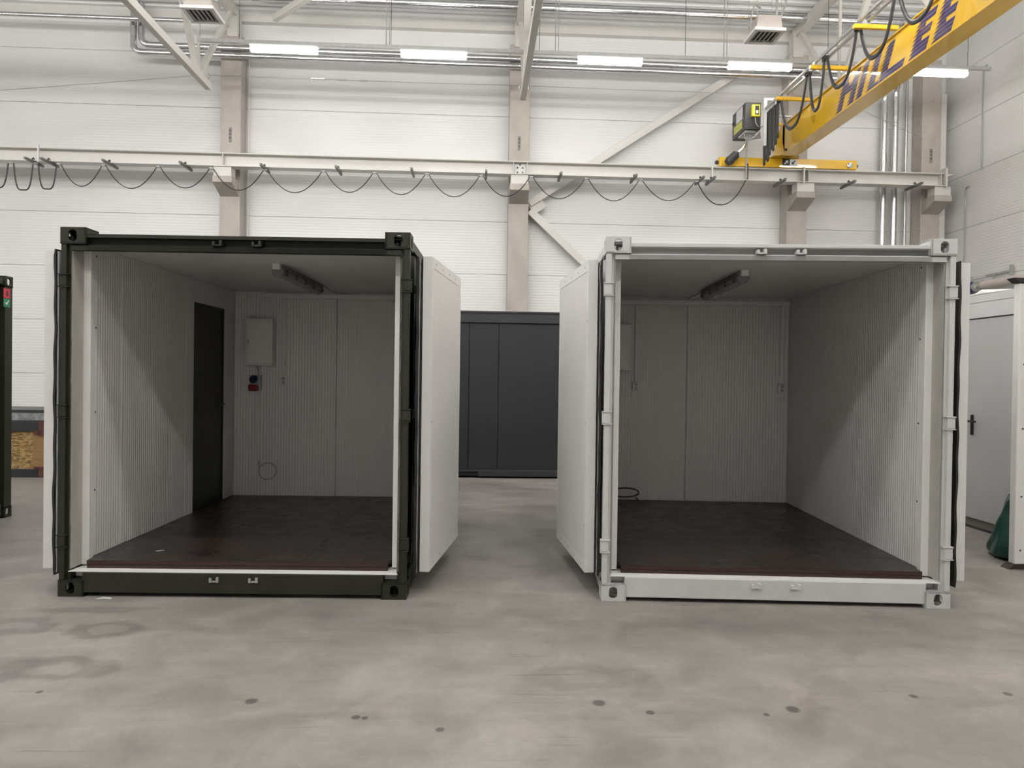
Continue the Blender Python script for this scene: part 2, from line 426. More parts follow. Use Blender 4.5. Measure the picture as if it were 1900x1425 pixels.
struct(MB().box(XL, XR, YB - .16, YB + .02, 9.0, ZT + .02).build('trim_1', 'steel_white'))

# sandwich panels of the two walls in view: each panel its own piece with a recessed joint
PH, PZ0 = 1.138, -0.746
def wall_panel_mesh(length, axis):
    g = 0.003; c = 0.004; h = PH
    b = MB()
    poly = [(0.08, g), (0.0 + c, g), (0.0, g + c), (0.0, h - g - c), (c, h - g), (0.08, h - g)]
    if axis == 'X': b.prism(poly, 'X', 0.004, length - 0.004)
    else: b.prism(poly, 'Y', 0.004, length - 0.004)
    me = b.mesh('panel'); me.materials.append(MT['wall_panel']); return me
pm_x = {}; pm_y = {}
col_x = [-17.2, -11.17, -5.2, 0.82, 6.84, XR + .05]
for i in range(len(col_x) - 1):
    ln = round(col_x[i + 1] - col_x[i], 3)
    if ln not in pm_x: pm_x[ln] = wall_panel_mesh(ln, 'X')
    for r in range(9):
        z = PZ0 + r * PH
        if z + PH < 0.05: continue
        o = bpy.data.objects.new('panel', pm_x[ln]); COL.objects.link(o); o.parent = wb; o.location = (col_x[i], YB * HALL_DEPTH_SCALE, z)
bay_y = [(16.36, 13.55), (13.55, 7.6), (7.6, 1.6)]
for (ya, yb) in bay_y:
    ln = round(ya - yb, 3)
    if ln not in pm_y:
        b = MB(); g = .003; c = .004
        poly = [(0.08, g), (c, g), (0.0, g + c), (0.0, PH - g - c), (c, PH - g), (0.08, PH - g)]
        b.prism(poly, 'Y', 0.004, ln - 0.004)
        me = b.mesh('panel'); me.materials.append(MT['wall_panel']); pm_y[ln] = me
    for r in range(9):
        z = PZ0 - 0.05 + r * PH
        if z + PH < 0.05: continue
        o = bpy.data.objects.new('panel', pm_y[ln]); COL.objects.link(o); o.parent = wr; o.location = (XR, yb * HALL_DEPTH_SCALE, z)

# ------------------------------------------------------------------ concrete columns with corbels
def column(x0, x1, label, corbel=True, cx0=None, cx1=None):
    t = thing('concrete_column', label, 'column', ((x0 + x1) / 2, 16.1, 0), group='concrete columns along the back wall')
    dx = (x0 + x1) / 2; dy = 16.1
    MB().box(x0 - dx, x1 - dx, 15.9 - dy, 16.29 - dy, 0, 8.62).build('shaft', 'concrete_col', t, bevel=.012)
    if corbel:
        a, c = (x0 + .01, x1 - .02)
        MB().prism([(15.92 - dy, 5.245), (15.43 - dy, 5.435), (15.43 - dy, 5.565), (15.92 - dy, 5.565)], 'X', a - dx, c - dx).build('corbel', 'concrete_col', t, bevel=.008)
        MB().box(a + .02 - dx, c - .02 - dx, 15.45 - dy, 15.72 - dy, 5.56, 5.752).build('bearing_block', 'steel_white', t, bevel=.004)
    sl = MB().box(-.03, .03, 15.888 - dy, 15.905 - dy, 6.38, 6.68)
    sl.build('cast_in_plate', 'plinth', t, bevel=.002)
    pk = MB()
    for z in (6.45, 6.53, 6.6): pk.box(-.012, .012, 15.882 - dy, 15.89 - dy, z, z + .03)
    build_each(pk, 'plate_slot', 'dark_metal', t)
    return t
column(-5.405, -4.985, 'beige concrete column behind the dark green container')
column(0.60, 1.03, 'beige concrete column above the anthracite cabin')
column(6.62, 7.06, 'beige concrete column behind the yellow crane end carriage')
column(9.60, 10.02, 'beige concrete column in the far right hall corner', corbel=True)

# white cover strip beside the corner column, white cover profile and short cable pipes
tag(MB().box(10.05, 10.18, 15.95, 16.28, 3.0, 7.9).build('corner_post', 'steel_white', bevel=.006), 'slim white steel post in the far right corner', 'post')
cp = MB(); cp.tube([(-4.93, 16.25, 4.2), (-4.93, 16.25, 8.6)], .016, 8)
tag(cp.build('conduit', 'plastic_white', smooth=True), 'thin white conduit up the right edge of the left column', 'conduit')
for (yy, z0, z1, lb) in ((15.5, 2.6, 5.75, 'thin grey conduit on the right wall above the white container corner'), (15.0, 6.0, 8.1, 'thin grey conduit on the right wall near the lamp end')):
    tag(MB().tube([(10.33, yy, z0), (10.33, yy, z1 - .04), (10.33, yy - .04, z1), (10.33, yy - .12, z1)], .014, 8).build('conduit', 'plastic_grey', smooth=True), lb, 'conduit')

# wind braces in the bay right of the centre column
br = thing('wind_brace', 'white diagonal steel tube brace between two columns on the back wall', 'brace', (1, 16.1, 0))
b1 = MB().bar((1.05 - 1, 0, 5.30), (5.60 - 1, 0, 8.28), .16, .16); b1.build('tube', 'steel_white', br, bevel=.006)
MB().bar((1.08 - 1, 0, 5.2), (1.35 - 1, 0, 5.38), .05, .3).build('gusset', 'steel_white', br)
br = thing('wind_brace', 'white diagonal steel brace descending behind the right container door', 'brace', (1, 16.1, 0))
MB().bar((1.07 - 1, 0, 5.15), (4.9 - 1, 0, 1.62), .16, .16).build('tube', 'steel_white', br, bevel=.006)

# ------------------------------------------------------------------ roof trusses
def truss(x, label):
    t = thing('roof_truss', label, 'truss', (x, 0, 0), group='roof trusses on the column lines')
    Y0 = -8.8
    MB().box(-.055, .055, Y0, 14.52, 6.93, 7.07).build('bottom_chord', 'truss', t, bevel=.006)
    MB().box(-.09, .09, Y0, 16.0, 8.98, 9.18).build('top_chord', 'truss', t, bevel=.006)
    nodes_b = [14.0 - 3.2 * k for k in range(8)]
    for k, yb in enumerate(nodes_b):
        if yb < Y0 + .3: continue
        MB().bar((0, yb + .05, 7.05), (0, yb + 1.72, 8.98), .09).build('web_member', 'truss', t)
        if yb - 1.6 > Y0: MB().bar((0, yb - .05, 7.05), (0, yb - 1.48, 8.98), .10).build('web_member', 'truss', t)
        MB().bar((0, yb, 7.05), (0, yb, 8.98), .05).build('web_post', 'truss', t)
    MB().box(-.11, .11, 15.85, 16.1, 8.55, 9.1).build('head_plate', 'truss', t)
    ey = MB()
    for s in (-1, 1): ey.tube([(s * .05, 14.33, 7.05), (s * .085, 14.33, 7.09), (s * .085, 14.33, 7.13), (s * .05, 14.33, 7.17)], .012, 6)
    build_each(ey, 'eye_bolt', 'zinc', t)
    return t
truss(-5.16, 'beige steel roof truss above the left column')
truss(0.805, 'beige steel roof truss seen end-on above the centre column')
truss(6.80, 'beige steel roof truss behind the yellow crane girder')

# roof brace rod and a big light tube near the eaves
tag(MB().bar((-4.19, 15.45, 8.76), (-2.6, 13.9, 8.86), .12, .12).build('roof_brace', 'truss', bevel=.01), 'pale square roof brace reaching up from above the left lamp', 'brace')
# safety wire between the trusses
sw = thing('safety_wire', 'thin taut wire strung between the truss ends across the hall', 'wire', (0, 14.4, 7.15))
for a, c in (((-9.6, .1, -.42), (-5.2, -.05, 0)), ((-5.1, -.05, 0), (.75, -.05, 0)), ((.86, -.05, 0), (6.74, -.05, 0)), ((6.86, -.05, 0), (9.55, 1.35, -.3))):
    MB().tube(sag(a, c, .01, 6), .006, 5).build('wire_span', 'zinc', sw)
tb = MB().cyl((-3.2, -.05, -.005), (-2.95, -.05, -.006), .016, 8).cyl((-2.7, -.05, -.008), (-2.55, -.05, -.01), .016, 8).cyl((-2.3, -.05, -.01), (-2.15, -.05, -.01), .014, 8)
build_each(tb, 'turnbuckle', 'zinc', sw)

# ------------------------------------------------------------------ insulated pipes with foil jackets
def pipe(name, path, r, label, bands=0.9, bend=0.18, material='foil'):
    # round the corners
    P = [Vector(p) for p in path]; out = [P[0]]
    for i in range(1, len(P) - 1):
        a = (P[i - 1] - P[i]).normalized(); c = (P[i + 1] - P[i]).normalized()
        for k in range(6):
            t = k / 5
            out.append((P[i] + a * bend) * (1 - t) ** 2 + P[i] * 2 * t * (1 - t) + (P[i] + c * bend) * t * t)
    out.append(P[-1])
    # subdivide long runs so the foil can be slightly uneven
    fin = [out[0]]
    for i in range(1, len(out)):
        L = (out[i] - out[i - 1]).length; k = max(1, int(L / 0.3))
        for j in range(1, k + 1): fin.append(out[i - 1].lerp(out[i], j / k))
    rng = random.Random(len(label))
    t = thing(name, label, 'pipe', tuple(P[0]))
    o = Vector(P[0])
    MB().tube([p - o for p in fin], [r * (1 + rng.uniform(-.03, .03)) for _ in fin], 14).build('jacket', material, t, smooth=True)
    bd = MB(); acc = 0
    for i in range(1, len(fin)):
        acc += (fin[i] - fin[i - 1]).length
        if acc > bands:
            acc = 0; d = (fin[i] - fin[i - 1]).normalized() * .02
            bd.tube([fin[i] - d - o, fin[i] + d - o], r * 1.07, 14)
    if bd.v: build_each(bd, 'band', material, t, smooth=True)
    return t
pipe('insulated_pipe', [(-7.11, 15.76, 9.15), (-7.11, 15.76, 8.12), (8.78, 15.8, 8.10), (8.86, 16.1, 7.9), (8.86, 16.1, 0.0)], .062, 'silver foil pipe, lower of the pair along the back wall')
pipe('insulated_pipe', [(-6.96, 15.78, 9.15), (-6.96, 15.78, 8.28), (9.04, 15.8, 8.24), (9.11, 16.1, 8.0), (9.11, 16.1, 0.0)], .062, 'silver foil pipe, upper of the pair along the back wall')
pipe('insulated_pipe', [(-4.6, 15.3, 9.11), (10.3, 15.3, 9.11)], .085, 'thick silver foil pipe directly under the roof deck', bands=1.1)
pipe('insulated_pipe', [(-16, 15.6, 8.72), (-5.45, 15.6, 8.72), (-5.3, 15.6, 8.72)], .045, 'bright slim pipe at the upper left under the roof', bands=2.5)
pipe('insulated_pipe', [(9.39, 16.15, 8.4), (9.39, 16.15, 0.0)], .03, 'thin grey pipe right of the two foil risers', bands=9, material='zinc')

# ------------------------------------------------------------------ tube lamps
def lamp_proto(glow):
    t = thing('tube_lamp', 'x', 'lamp', (0, 0, 0), group='tube lamps hanging under the roof')
    MB().box(-.62, .62, -.05, .05, .055, .085).build('housing', 'lamp_housing', t, bevel=.006)
    d = MB().prism([(-.068, .02), (-.068, -.012), (-.046, -.048), (.046, -.048), (.068, -.012), (.068, .02)], 'X', -.6, .6)
    d.build('diffuser', glow, t, label='glowing white diffuser')
    MB().box(-.6, -.57, -.03, .03, .02, .06).box(.57, .6, -.03, .03, .02, .06).build('end_clamp', 'lamp_housing', t)
    return t
names5 = ['first glowing tube lamp from the left, over the left column', 'second glowing tube lamp from the left, left of the centre truss',
          'third glowing tube lamp from the left, right of the centre truss', 'fourth glowing tube lamp, just left of the yellow crane girder', 'rightmost glowing tube lamp, half hidden by the crane girder']
for ry in LAMP_ROWS:
    ri = LAMP_ROWS.index(ry); proto = lamp_proto('lamp_row_%d' % ri); first = True
    xs = list(LAMP_X) + ([] if ry > 12 else list(LAMP_X_LEFT))
    for i, lx in enumerate(xs):
        lb = names5[i] if ry == 14.0 else 'glowing tube lamp high over the hall floor, outside the picture'
        if first: proto.location = (lx, ry * HALL_DEPTH_SCALE, LAMP_Z); proto['label'] = lb; first = False
        else: dup_tree(proto, (lx, ry * HALL_DEPTH_SCALE, LAMP_Z), lb)
def trunking(y, x0, x1, label):
    t = thing('lamp_trunking', label, 'trunking', (x0, y, 7.64), group='lamp trunking rails')
    L = x1 - x0
    MB().prism([(-.035, -.03), (.035, -.03), (.035, .03), (.028, .03), (.028, -.022), (-.028, -.022), (-.028, .03), (-.035, .03)], 'X', 0, L).build('rail', 'zinc', t)
    for k in range(6):
        x = .75 + (L - 1.2) * k / 5
        MB().tube([(x, 0, .0), (x, 0, 1.55)], .005, 5).build('hanger_wire', 'dark_metal', t)
    for x in (3.41, 6.55, 9.75):
        MB().tube([(x, .02, 0), (x, .02, 1.5)], .009, 6).tube([(x + .06, .02, 0), (x + .06, .02, 1.5)], .007, 6).build('supply_cable', 'grey_cable', t)
    return t
trunking(14.0, -5.18, 9.78, 'galvanised trunking rail carrying the visible row of tube lamps')
for ry in LAMP_ROWS[1:]: trunking(ry, -13.2, 9.78, 'galvanised trunking rail carrying a lamp row outside the picture')

# ------------------------------------------------------------------ unit heaters under the roof
def heater(cx, label):
    t = thing('unit_heater', label, 'heater', (cx, 12.32, 7.3), group='unit heaters under the roof')
    w, d = .26, .27
    fr = MB()
    fr.box(-w, w, -d, -d + .07, 0, .05).box(-w, w, d - .07, d, 0, .05).box(-w, -w + .06, -d + .07, d - .07, 0, .05).box(w - .06, w, -d + .07, d - .07, 0, .05)
    fr.build('outlet_frame', 'heater_frame', t, bevel=.004)
    MB().prism([(-w + .04, .05), (w - .04, .05), (w - .07, .27), (-w + .07, .27)], 'Y', -d + .05, d - .05).build('body', 'heater_body', t, bevel=.008)
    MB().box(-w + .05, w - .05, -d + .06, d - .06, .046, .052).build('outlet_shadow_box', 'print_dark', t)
    for k in range(6):
        x = -w + .085 + k * .07
        MB().bar((x, -d + .07, .02), (x, d - .07, .02), .032, .012).build('louvre', 'heater_slat', t)
    hg = MB()
    for sx in (-1, 1):
        for sy in (-1, 1): hg.tube([(sx * .2, sy * .2, .2), (sx * .2, sy * .2, 1.85)], .006, 5)
    build_each(hg, 'hanger_rod', 'zinc', t)
    hs = MB()
    hs.tube([(.12, -.2, .26), (.10, -.26, .62), (.0, -.26, .78), (-.14, -.22, .72), (-.2, -.2, .95), (-.1, .0, 1.3)], .022, 8)
    hs.tube([(-.15, -.2, .38), (-.27, -.26, .42), (-.3, -.2, .25), (-.27, -.1, .1)], .014, 8)
    hs.tube([(.2, -.1, .2), (.3, -.15, .5), (.28, -.1, .75), (.15, 0, 1.0)], .016, 8)
    build_each(hs, 'flexible_hose', 'grey_cable', t, smooth=True)
    return t
heater(-4.48, 'grey unit heater with louvred outlet beside the left truss')
heater(4.70, 'grey unit heater with louvred outlet above the fourth lamp')

# ------------------------------------------------------------------ crane runway beam on the corbels
KC = 1.038                 # the crane line stands on the corbels: scaled up about the camera
AXIS_SCALE[:] = [KC, KC * HALL_DEPTH_SCALE, KC]
def line_z(z): return CAM_H + (z - CAM_H) * KC
rb = thing('runway_beam', 'long white steel runway beam on corbels along the back wall', 'beam', (0, 14.97, line_z(5.6)))
BX0, BX1 = -16.8, 9.46
MB().box(BX0, BX1, -.12, .12, .243, .26).build('top_flange', 'steel_white', rb)
MB().box(BX0, BX1, -.006, .006, .016, .244).build('web', 'steel_white', rb)
MB().box(BX0, BX1, -.12, .12, 0, .017).build('bottom_flange', 'steel_white', rb)
MB().box(BX0, BX1, -.025, .025, .26, .285).build('crane_rail', 'steel_white', rb)
st = None
for x in (-11.2, -5.0, .66, .925, 6.52, 6.63, 9.40):
    o = MB().box(x - .006, x + .006, -.115, -.006, .017, .243).build('stiffener', 'steel_white', rb)
for x in (-8.45, 4.64, 6.52):
    MB().box(x - .015, x + .015, -.155, -.125, -.03, .30).build('splice_strap', 'trim', rb)
bl = MB()
for zx in ((.74, .06), (.84, .06), (.74, .15), (.84, .15), (.79, .21)): bl.cyl((zx[0], -.006, zx[1]), (zx[0], -.03, zx[1]), .017, 8)
build_each(bl, 'bolt', 'dark_metal', rb)
MB().box(.69, .90, -.016, -.006, .02, .235).build('splice_plate', 'trim', rb)
MB().box(9.46, 9.50, -.16, .16, -.02, .36).build('end_stop', 'steel_white', rb)
MB().prism([(9.5, .19), (9.72, .25), (9.5, .25)], 'Y', -.1, .1).build('end_stop_nose', 'steel_white', rb)
# festoon brackets: bars clamped under the beam
for x in (-8.55, -8.26, -7.13, -5.70, -4.19, -2.77, -1.33, 0.115, 1.58, 3.06, 4.40, 4.62, 6.04, 7.45, 8.83):
    g = MB().bar((x, -.40, -.024), (x, .2, -.024), .042, .042)
    g.build('support_bar', 'bar_grey', rb)
    MB().tube([(x, -.14, -.03), (x, -.16, .03), (x, -.13, .05), (x, -.09, .03)], .012, 6).build('clamp_hook', 'dark_metal', rb)

# festoon cable along the runway
fc = thing('festoon_cable', 'black festoon cable hanging in loops below the white runway beam', 'cable', (0, 14.85, line_z(5.535)))
hang = [-9.5, -8.965, -8.509, -8.072, -7.235, -6.208, -5.206, -4.176, -3.056, -2.065, -1.047, .02, 1.008, 2.111, 3.199, 4.328]
for i in range(len(hang) - 1):
    a, c = hang[i], hang[i + 1]
    if c - a < .7:
        dr = .47 + .03 * (i % 2)
        MB().tube(sag((a + .05, 0, 0), (c - .05, 0, 0), dr, 20, power=4.5), .013, 6).build('cable_loop', 'cable', fc, smooth=True)
    else:
        dr = .40 + .02 * math.sin(i * 2.1)
        MB().tube(sag((a + .04, 0, 0), (c - .04, 0, 0), dr, 16, power=2.0), .009, 6).build('cable_loop', 'cable', fc, smooth=True)
MB().tube(sag((4.35, 0, 0), (5.32, -.03, .06), .47, 18, power=2.2), .011, 6).build('cable_loop', 'cable', fc, smooth=True)
for a in hang:
    MB().box(a - .035, a + .035, -.025, .025, .0, .026).build('cable_trolley', 'plastic_grey', fc)

# ------------------------------------------------------------------ yellow overhead crane
cr = thing('overhead_crane', 'yellow overhead travelling crane with blue striped lettering on its girder', 'crane', (6.05 * KC, 14.97, line_z(5.885)))
def CR(p): return (p[0] - 6.05, p[1] - 14.97, p[2] - 5.885)
def crbox(name, x0, x1, y0, y1, z0, z1, mt, bevel=0.0, parent=cr, label=None):
    a = CR((x0, y0, z0)); c = CR((x1, y1, z1))
    return MB().box(a[0], c[0], a[1], c[1], a[2], c[2]).build(name, mt, parent, bevel=bevel, label=label)
GZ0, GZ1 = 6.0, 6.585
GY0, GY1 = -8.3, 14.5
gd = crbox('girder', 5.93, 6.185, GY0, GY1, GZ0 + .012, GZ1 - .012, 'crane_yellow')
crbox('bottom_flange', 5.9, 6.215, GY0, GY1 - .1, GZ0, GZ0 + .014, 'crane_yellow')
crbox('top_flange', 5.9, 6.215, GY0, GY1 - .05, GZ1 - .014, GZ1, 'crane_yellow')
# end carriage
ec = crbox('end_carriage', 4.825, 7.632, 14.87, 15.07, 5.885, 6.07, 'crane_yellow', bevel=.012)
MB().prism([(4.80 - 6.05, 0.0), (4.83 - 6.05, 0.0), (4.83 - 6.05, .185), (4.80 - 6.05, .185)], 'Y', -.09, .09).build('end_plate', 'crane_yellow', cr)
for x, s in ((4.80, -1), (7.632, 1)):
    a = CR((x, 14.97, 5.98))
    MB().tube([(a[0], 0, a[2]), (a[0] + s * .03, 0, a[2]), (a[0] + s * .06, 0, a[2])], [.035, .045, .03], 12).build('buffer', 'dark_metal', cr, smooth=True)
# saddle under the girder end
sd = MB()
sd.add([CR(p) for p in ((5.80, 14.86, 6.07), (6.42, 14.86, 6.07), (6.42, 15.07, 6.07), (5.80, 15.07, 6.07), (5.86, 14.72, 6.085), (6.34, 14.72, 6.085), (6.36, 15.05, 6.10), (5.84, 15.05, 6.10))],
       [(0, 3, 2, 1), (4, 5, 6, 7), (0, 1, 5, 4), (1, 2, 6, 5), (2, 3, 7, 6), (3, 0, 4, 7)])
sd.build('saddle_plate', 'crane_yellow', cr)
ep = MB()
ep.add([CR(p) for p in ((5.93, 14.40, 6.01), (5.93, 14.40, 6.58), (5.93, 14.62, 6.62), (5.86, 14.80, 6.08), (6.185, 14.40, 6.01), (6.185, 14.40, 6.58), (6.185, 14.62, 6.62), (6.26, 14.80, 6.08))],
       [(0, 1, 2, 3), (7, 6, 5, 4), (0, 4, 5, 1), (1, 5, 6, 2), (2, 6, 7, 3), (3, 7, 4, 0)])
ep.build('end_pocket', 'crane_yellow', cr)
MB().cyl(CR((5.93, 14.3, 6.07)), CR((5.9, 14.3, 6.07)), .025, 10).build('bolt', 'dark_metal', cr)
# wheel hub cap in chrome and the wheels
for x in (5.0, 7.477):
    h = MB(); a = CR((x, 14.87, 5.962)); h.tube([a, (a[0], a[1] - .03, a[2]), (a[0], a[1] - .045, a[2])], [.062, .06, .03], 18)
    for k in range(6):
        an = k * PI / 3; h.cyl((a[0] + .04 * math.cos(an), a[1] - .03, a[2] + .04 * math.sin(an)), (a[0] + .04 * math.cos(an), a[1] - .055, a[2] + .04 * math.sin(an)), .009, 6)
    if x > 6: h.build('hub_cap', 'chrome', cr, smooth=True)
# travel-direction sign: black square with white arrow, white square with black arrow
sg = crbox('direction_sign', 6.088, 6.238, 14.862, 14.87, 5.925, 6.06, 'print_dark', label='black sign square with a white arrow')
sg2 = crbox('direction_sign', 6.238, 6.389, 14.862, 14.87, 5.920, 6.056, 'label_white', label='white sign square with a black arrow')
def arrow(x, z, s, ang, mt, parent):
    pts = [(-.055, -.012), (.005, -.012), (.005, -.04), (.06, 0), (.005, .04), (.005, .012), (-.055, .012)]
    ca, sa = math.cos(ang), math.sin(ang)
    pl = [(x - 6.05 + s * (p[0] * ca - p[1] * sa), z - 5.885 + s * (p[0] * sa + p[1] * ca)) for p in pts]
    MB().prism(pl, 'Y', 14.857 - 14.97, 14.863 - 14.97).build('arrow', mt, parent)
arrow(6.163, 5.992, .95, math.radians(48), 'label_white', sg); arrow(6.313, 5.988, .95, math.radians(228), 'print_dark', sg2)
# drive motor
mo = MB(); a = CR((5.13, 14.74, 6.12)); c = CR((4.90, 14.70, 5.90)); d = Vector(c) - Vector(a)
mo.tube([Vector(a) + d * t for t in (0, .18, .2, .75, .77, 1.0)], [.03, .04, .085, .085, .095, .07], 14)
mo.build('drive_motor', 'dark_metal', cr, smooth=True)
mo = MB().tube([CR((5.13, 14.74, 6.12)), CR((5.22, 14.74, 6.20)), CR((5.28, 14.72, 6.30))], .03, 8); mo.build('motor_arm', 'chrome', cr, smooth=True)
# control cabinet
cbx = crbox('control_cabinet', 5.16, 5.47, 14.45, 15.2, 6.49, 7.02, 'black_box', bevel=.012)
crbox('rating_label', 5.152, 5.16, 14.62, 14.95, 6.74, 6.99, 'label_white', parent=cbx)
crbox('maker_label', 5.152, 5.16, 14.62, 15.08, 6.56, 6.72, 'label_yellow', parent=cbx)
crbox('lock', 5.135, 5.16, 15.1, 15.14, 6.78, 6.84, 'dark_metal', parent=cbx)
crbox('cable_gland_plate', 5.18, 5.4, 14.5, 14.9, 6.45, 6.49, 'zinc', parent=cbx)
pr = crbox('radio_receiver', 5.265, 5.42, 14.36, 14.45, 6.72, 6.95, 'remote_yellow', bevel=.01)
crbox('window', 5.32, 5.395, 14.352, 14.362, 6.75, 6.92, 'print_dark', parent=pr)
crbox('sticker', 5.335, 5.38, 14.347, 14.353, 6.77, 6.83, 'label_white', parent=pr)
MB().tube([CR(p) for p in ((5.34, 14.4, 6.72), (5.34, 14.38, 6.6), (5.38, 14.37, 6.53), (5.45, 14.4, 6.52), (5.5, 14.45, 6.55))], .01, 6).build('receiver_cable', 'grey_cable', cr, smooth=True)
ca = MB()
for k in range(5):
    x = 5.20 + .05 * k
    ca.tube([CR(p) for p in ((x, 14.6, 6.47), (x, 14.58, 6.36), (x + .05, 14.55, 6.31 + .01 * k), (x + .16 - .02 * k, 14.5, 6.34), (5.45, 14.45, 6.45))], .013, 6)
build_each(ca, 'cabinet_cable', 'grey_cable', cr, smooth=True)
# current collector rod reaching down to the runway festoon
MB().bar(CR((5.29, 14.72, 6.42)), CR((5.30, 14.74, 5.62)), .035).build('tow_arm', 'zinc', cr)
MB().tube([CR((5.32, 14.72, 5.9)), CR((5.325, 14.74, 5.60))], .018, 8).build('tow_cable', 'cable', cr)
# white frame holding the festoon
fr = MB()
fr.bar(CR((5.40, 14.05, 6.95)), CR((5.40, 14.05, 6.05)), .05); fr.bar(CR((5.40, 14.05, 6.93)), CR((5.62, 14.05, 6.93)), .04)
fr.bar(CR((5.62, 14.05, 6.95)), CR((5.62, 14.05, 6.6)), .04); fr.bar(CR((5.62, 14.05, 6.62)), CR((5.92, 14.05, 6.62)), .03)
fr.build('festoon_frame', 'trim', cr)
# yellow arms and twin rails along the girder
for yy in (14.62, 13.28, 11.91, 10.5, 9.1, 7.7, 6.3):
    a0 = 5.80 if yy > 14 else 5.30
    crbox('arm', a0, 5.95, yy - .03, yy + .03, 6.63, 6.69, 'crane_yellow', bevel=.004)
for x in (5.39, 5.51):
    MB().tube([CR((x, 14.0, 6.74)), CR((x, 4.0, 6.74))], .025, 8).build('festoon_rail', 'zinc', cr, smooth=True)
cl = MB()
for yy in (13.28, 11.91, 10.5, 9.1): cl.box(*(lambda a, c: (a[0], c[0], a[1], c[1], a[2], c[2]))(CR((5.36, yy - .025, 6.69)), CR((5.54, yy + .025, 6.74))))
build_each(cl, 'rail_clamp', 'zinc', cr)
# hanging festoon loops
hp = [13.48, 12.30, 11.67, 10.65, 9.65, 8.6, 7.5]
dp = [.68, .70, .62, .60, .58, .6]
for i in range(len(hp) - 1):
    MB().tube([CR(p) for p in sag((5.45, hp[i] - .05, 6.70), (5.45, hp[i + 1] + .05, 6.70), dp[i], 18, power=2.6)], .034, 8, flat=.5).build('festoon_loop', 'cable', cr, smooth=True)
for k in range(8):
    y0 = 13.55 + k * .09
    MB().tube([CR(p) for p in sag((5.45 + .01 * (k % 2), y0, 6.70), (5.47, y0 + .10, 6.70), .62 + .05 * (k % 3) + .04 * k, 16, power=7)], .032, 8, flat=.55).build('festoon_loop', 'cable', cr, smooth=True)
tr = MB()
for yy in hp: tr.box(*(lambda a, c: (a[0], c[0], a[1], c[1], a[2], c[2]))(CR((5.41, yy - .06, 6.68)), CR((5.49, yy + .06, 6.73))))
build_each(tr, 'festoon_trolley', 'dark_metal', cr)

# lettering on the girder: slanted stripes with serrated left ends (s runs right along the girder, t = height 0..1)
LH, LZ0, SLANT, LS0 = .47, 6.05, .26, 12.30
def letter(name_index, s0, rowspans, nrows=9):
    b = MB(); ln = MB()
    for r in range(nrows):
        t0 = r / nrows; t1 = (r + .88) / nrows
        for (a, c) in rowspans(r / (nrows - 1)):
            def P(s, t, d=0.0): return CR((5.93 - .002 - d, LS0 - (s0 + s + SLANT * t), LZ0 + LH * t))
            tail = .085
            # stripe: pointed tail on the left, straight slanted cut on the right
            b.add([P(a - tail, t0), P(c, t0), P(c, t1), P(a, t1)], [(0, 1, 2, 3)])
            t2 = (r + .93) / nrows
            ln.add([P(a + .0, t1), P(c, t1), P(c, t2), P(a + .03, t2)], [(0, 1, 2, 3)])
    o = b.build('letter', 'letter_blue', cr); ln.build('pale_lines', 'letter_line', o)  # thin pale lines are part of the lettering's stripe pattern
    for x in (o,) + tuple(o.children):
        sm = x.modifiers.new('thick', 'SOLIDIFY'); sm.thickness = .0015; sm.offset = 0
    return o
def rM(t):
    w = .13
    if t > .85: return [(.03, .17), (.42, .54)]
    if t > .70: return [(.03, .22), (.36, .54)]
    if t > .55: return [(.03, .54)]
    if t > .40: return [(.03, .17), (.20, .36), (.41, .54)]
    return [(.03, .16), (.41, .54)]
def rI(t): return [(.03, .16)]
def rL(t): return [(.03, .62)] if t < .2 else [(.03, .17)]
def rLs(t): return [(.03, .29)] if t < .12 else [(.03, .17)]
def rE(t):
    if t < .28 or t > .75: return [(.03, .37)]
    if .38 < t < .65: return [(.03, .34)]
    return [(.03, .17)]
letter(0, 0.04, rM); letter(1, .68, rI); letter(2, 1.02, rLs); letter(3, 1.36, rL); letter(4, 2.16, rE); letter(5, 2.69, rE)

# ------------------------------------------------------------------ shipping containers
AXIS_SCALE[:] = [1.0, 1.0, 1.0]
CW, CH, CD = 2.438, 2.587, 2.991
def casting(b, x0, y0, z0, sx, sy, top):
    """hollow corner casting; sx,sy = direction from the outer corner inwards"""
    w, d, h, t = (.178, .162, .118, .014) if sy > 0 else (.122, .118, .118, .014)
    ox, oy = x0, y0
    X = Vector((sx, 0, 0)); Y = Vector((0, sy, 0)); Z = Vector((0, 0, 1))
    o = Vector((ox, oy, z0))
    b.holed_plate(o, X, Z, Y * t, w, h, min(.085, w * .5), h * .5, .030, .042)                 # end face
    b.holed_plate(o + Y * t, Y, Z, X * t, d - t, h, min(.07, (d - t) * .5), h * .5, .028, .041)       # side face
    zt = (h - t) if top else 0.0
    b.holed_plate(o + Z * zt + X * t + Y * t, X, Y, Z * t, w - t, d - t, (w - t) * .48, (d - t) * .48, .030, .040)  # top/bottom face
    zo = 0.0 if top else h - t
    p = o + Z * zo; q = p + X * w + Y * d + Z * t
    b.box(min(p.x, q.x), max(p.x, q.x), min(p.y, q.y), max(p.y, q.y), p.z, q.z)
    p = o + X * (w - t); q = o + X * w + Y * d + Z * h
    b.box(min(p.x, q.x), max(p.x, q.x), min(p.y, q.y), max(p.y, q.y), p.z, q.z)
    p = o + Y * (d - t) + X * t; q = o + Y * d + X * w + Z * h
    b.box(min(p.x, q.x), max(p.x, q.x), min(p.y, q.y), max(p.y, q.y), p.z, q.z)

def castings(t, paint):
    for ix in (0, 1):
        for iy in (0, 1):
            for iz in (0, 1):
                b = MB(); casting(b, CW * ix, CD * iy, (CH - .118) * iz, 1 - 2 * ix, 1 - 2 * iy, iz == 1)
                b.build('corner_casting', paint, t, bevel=.003)

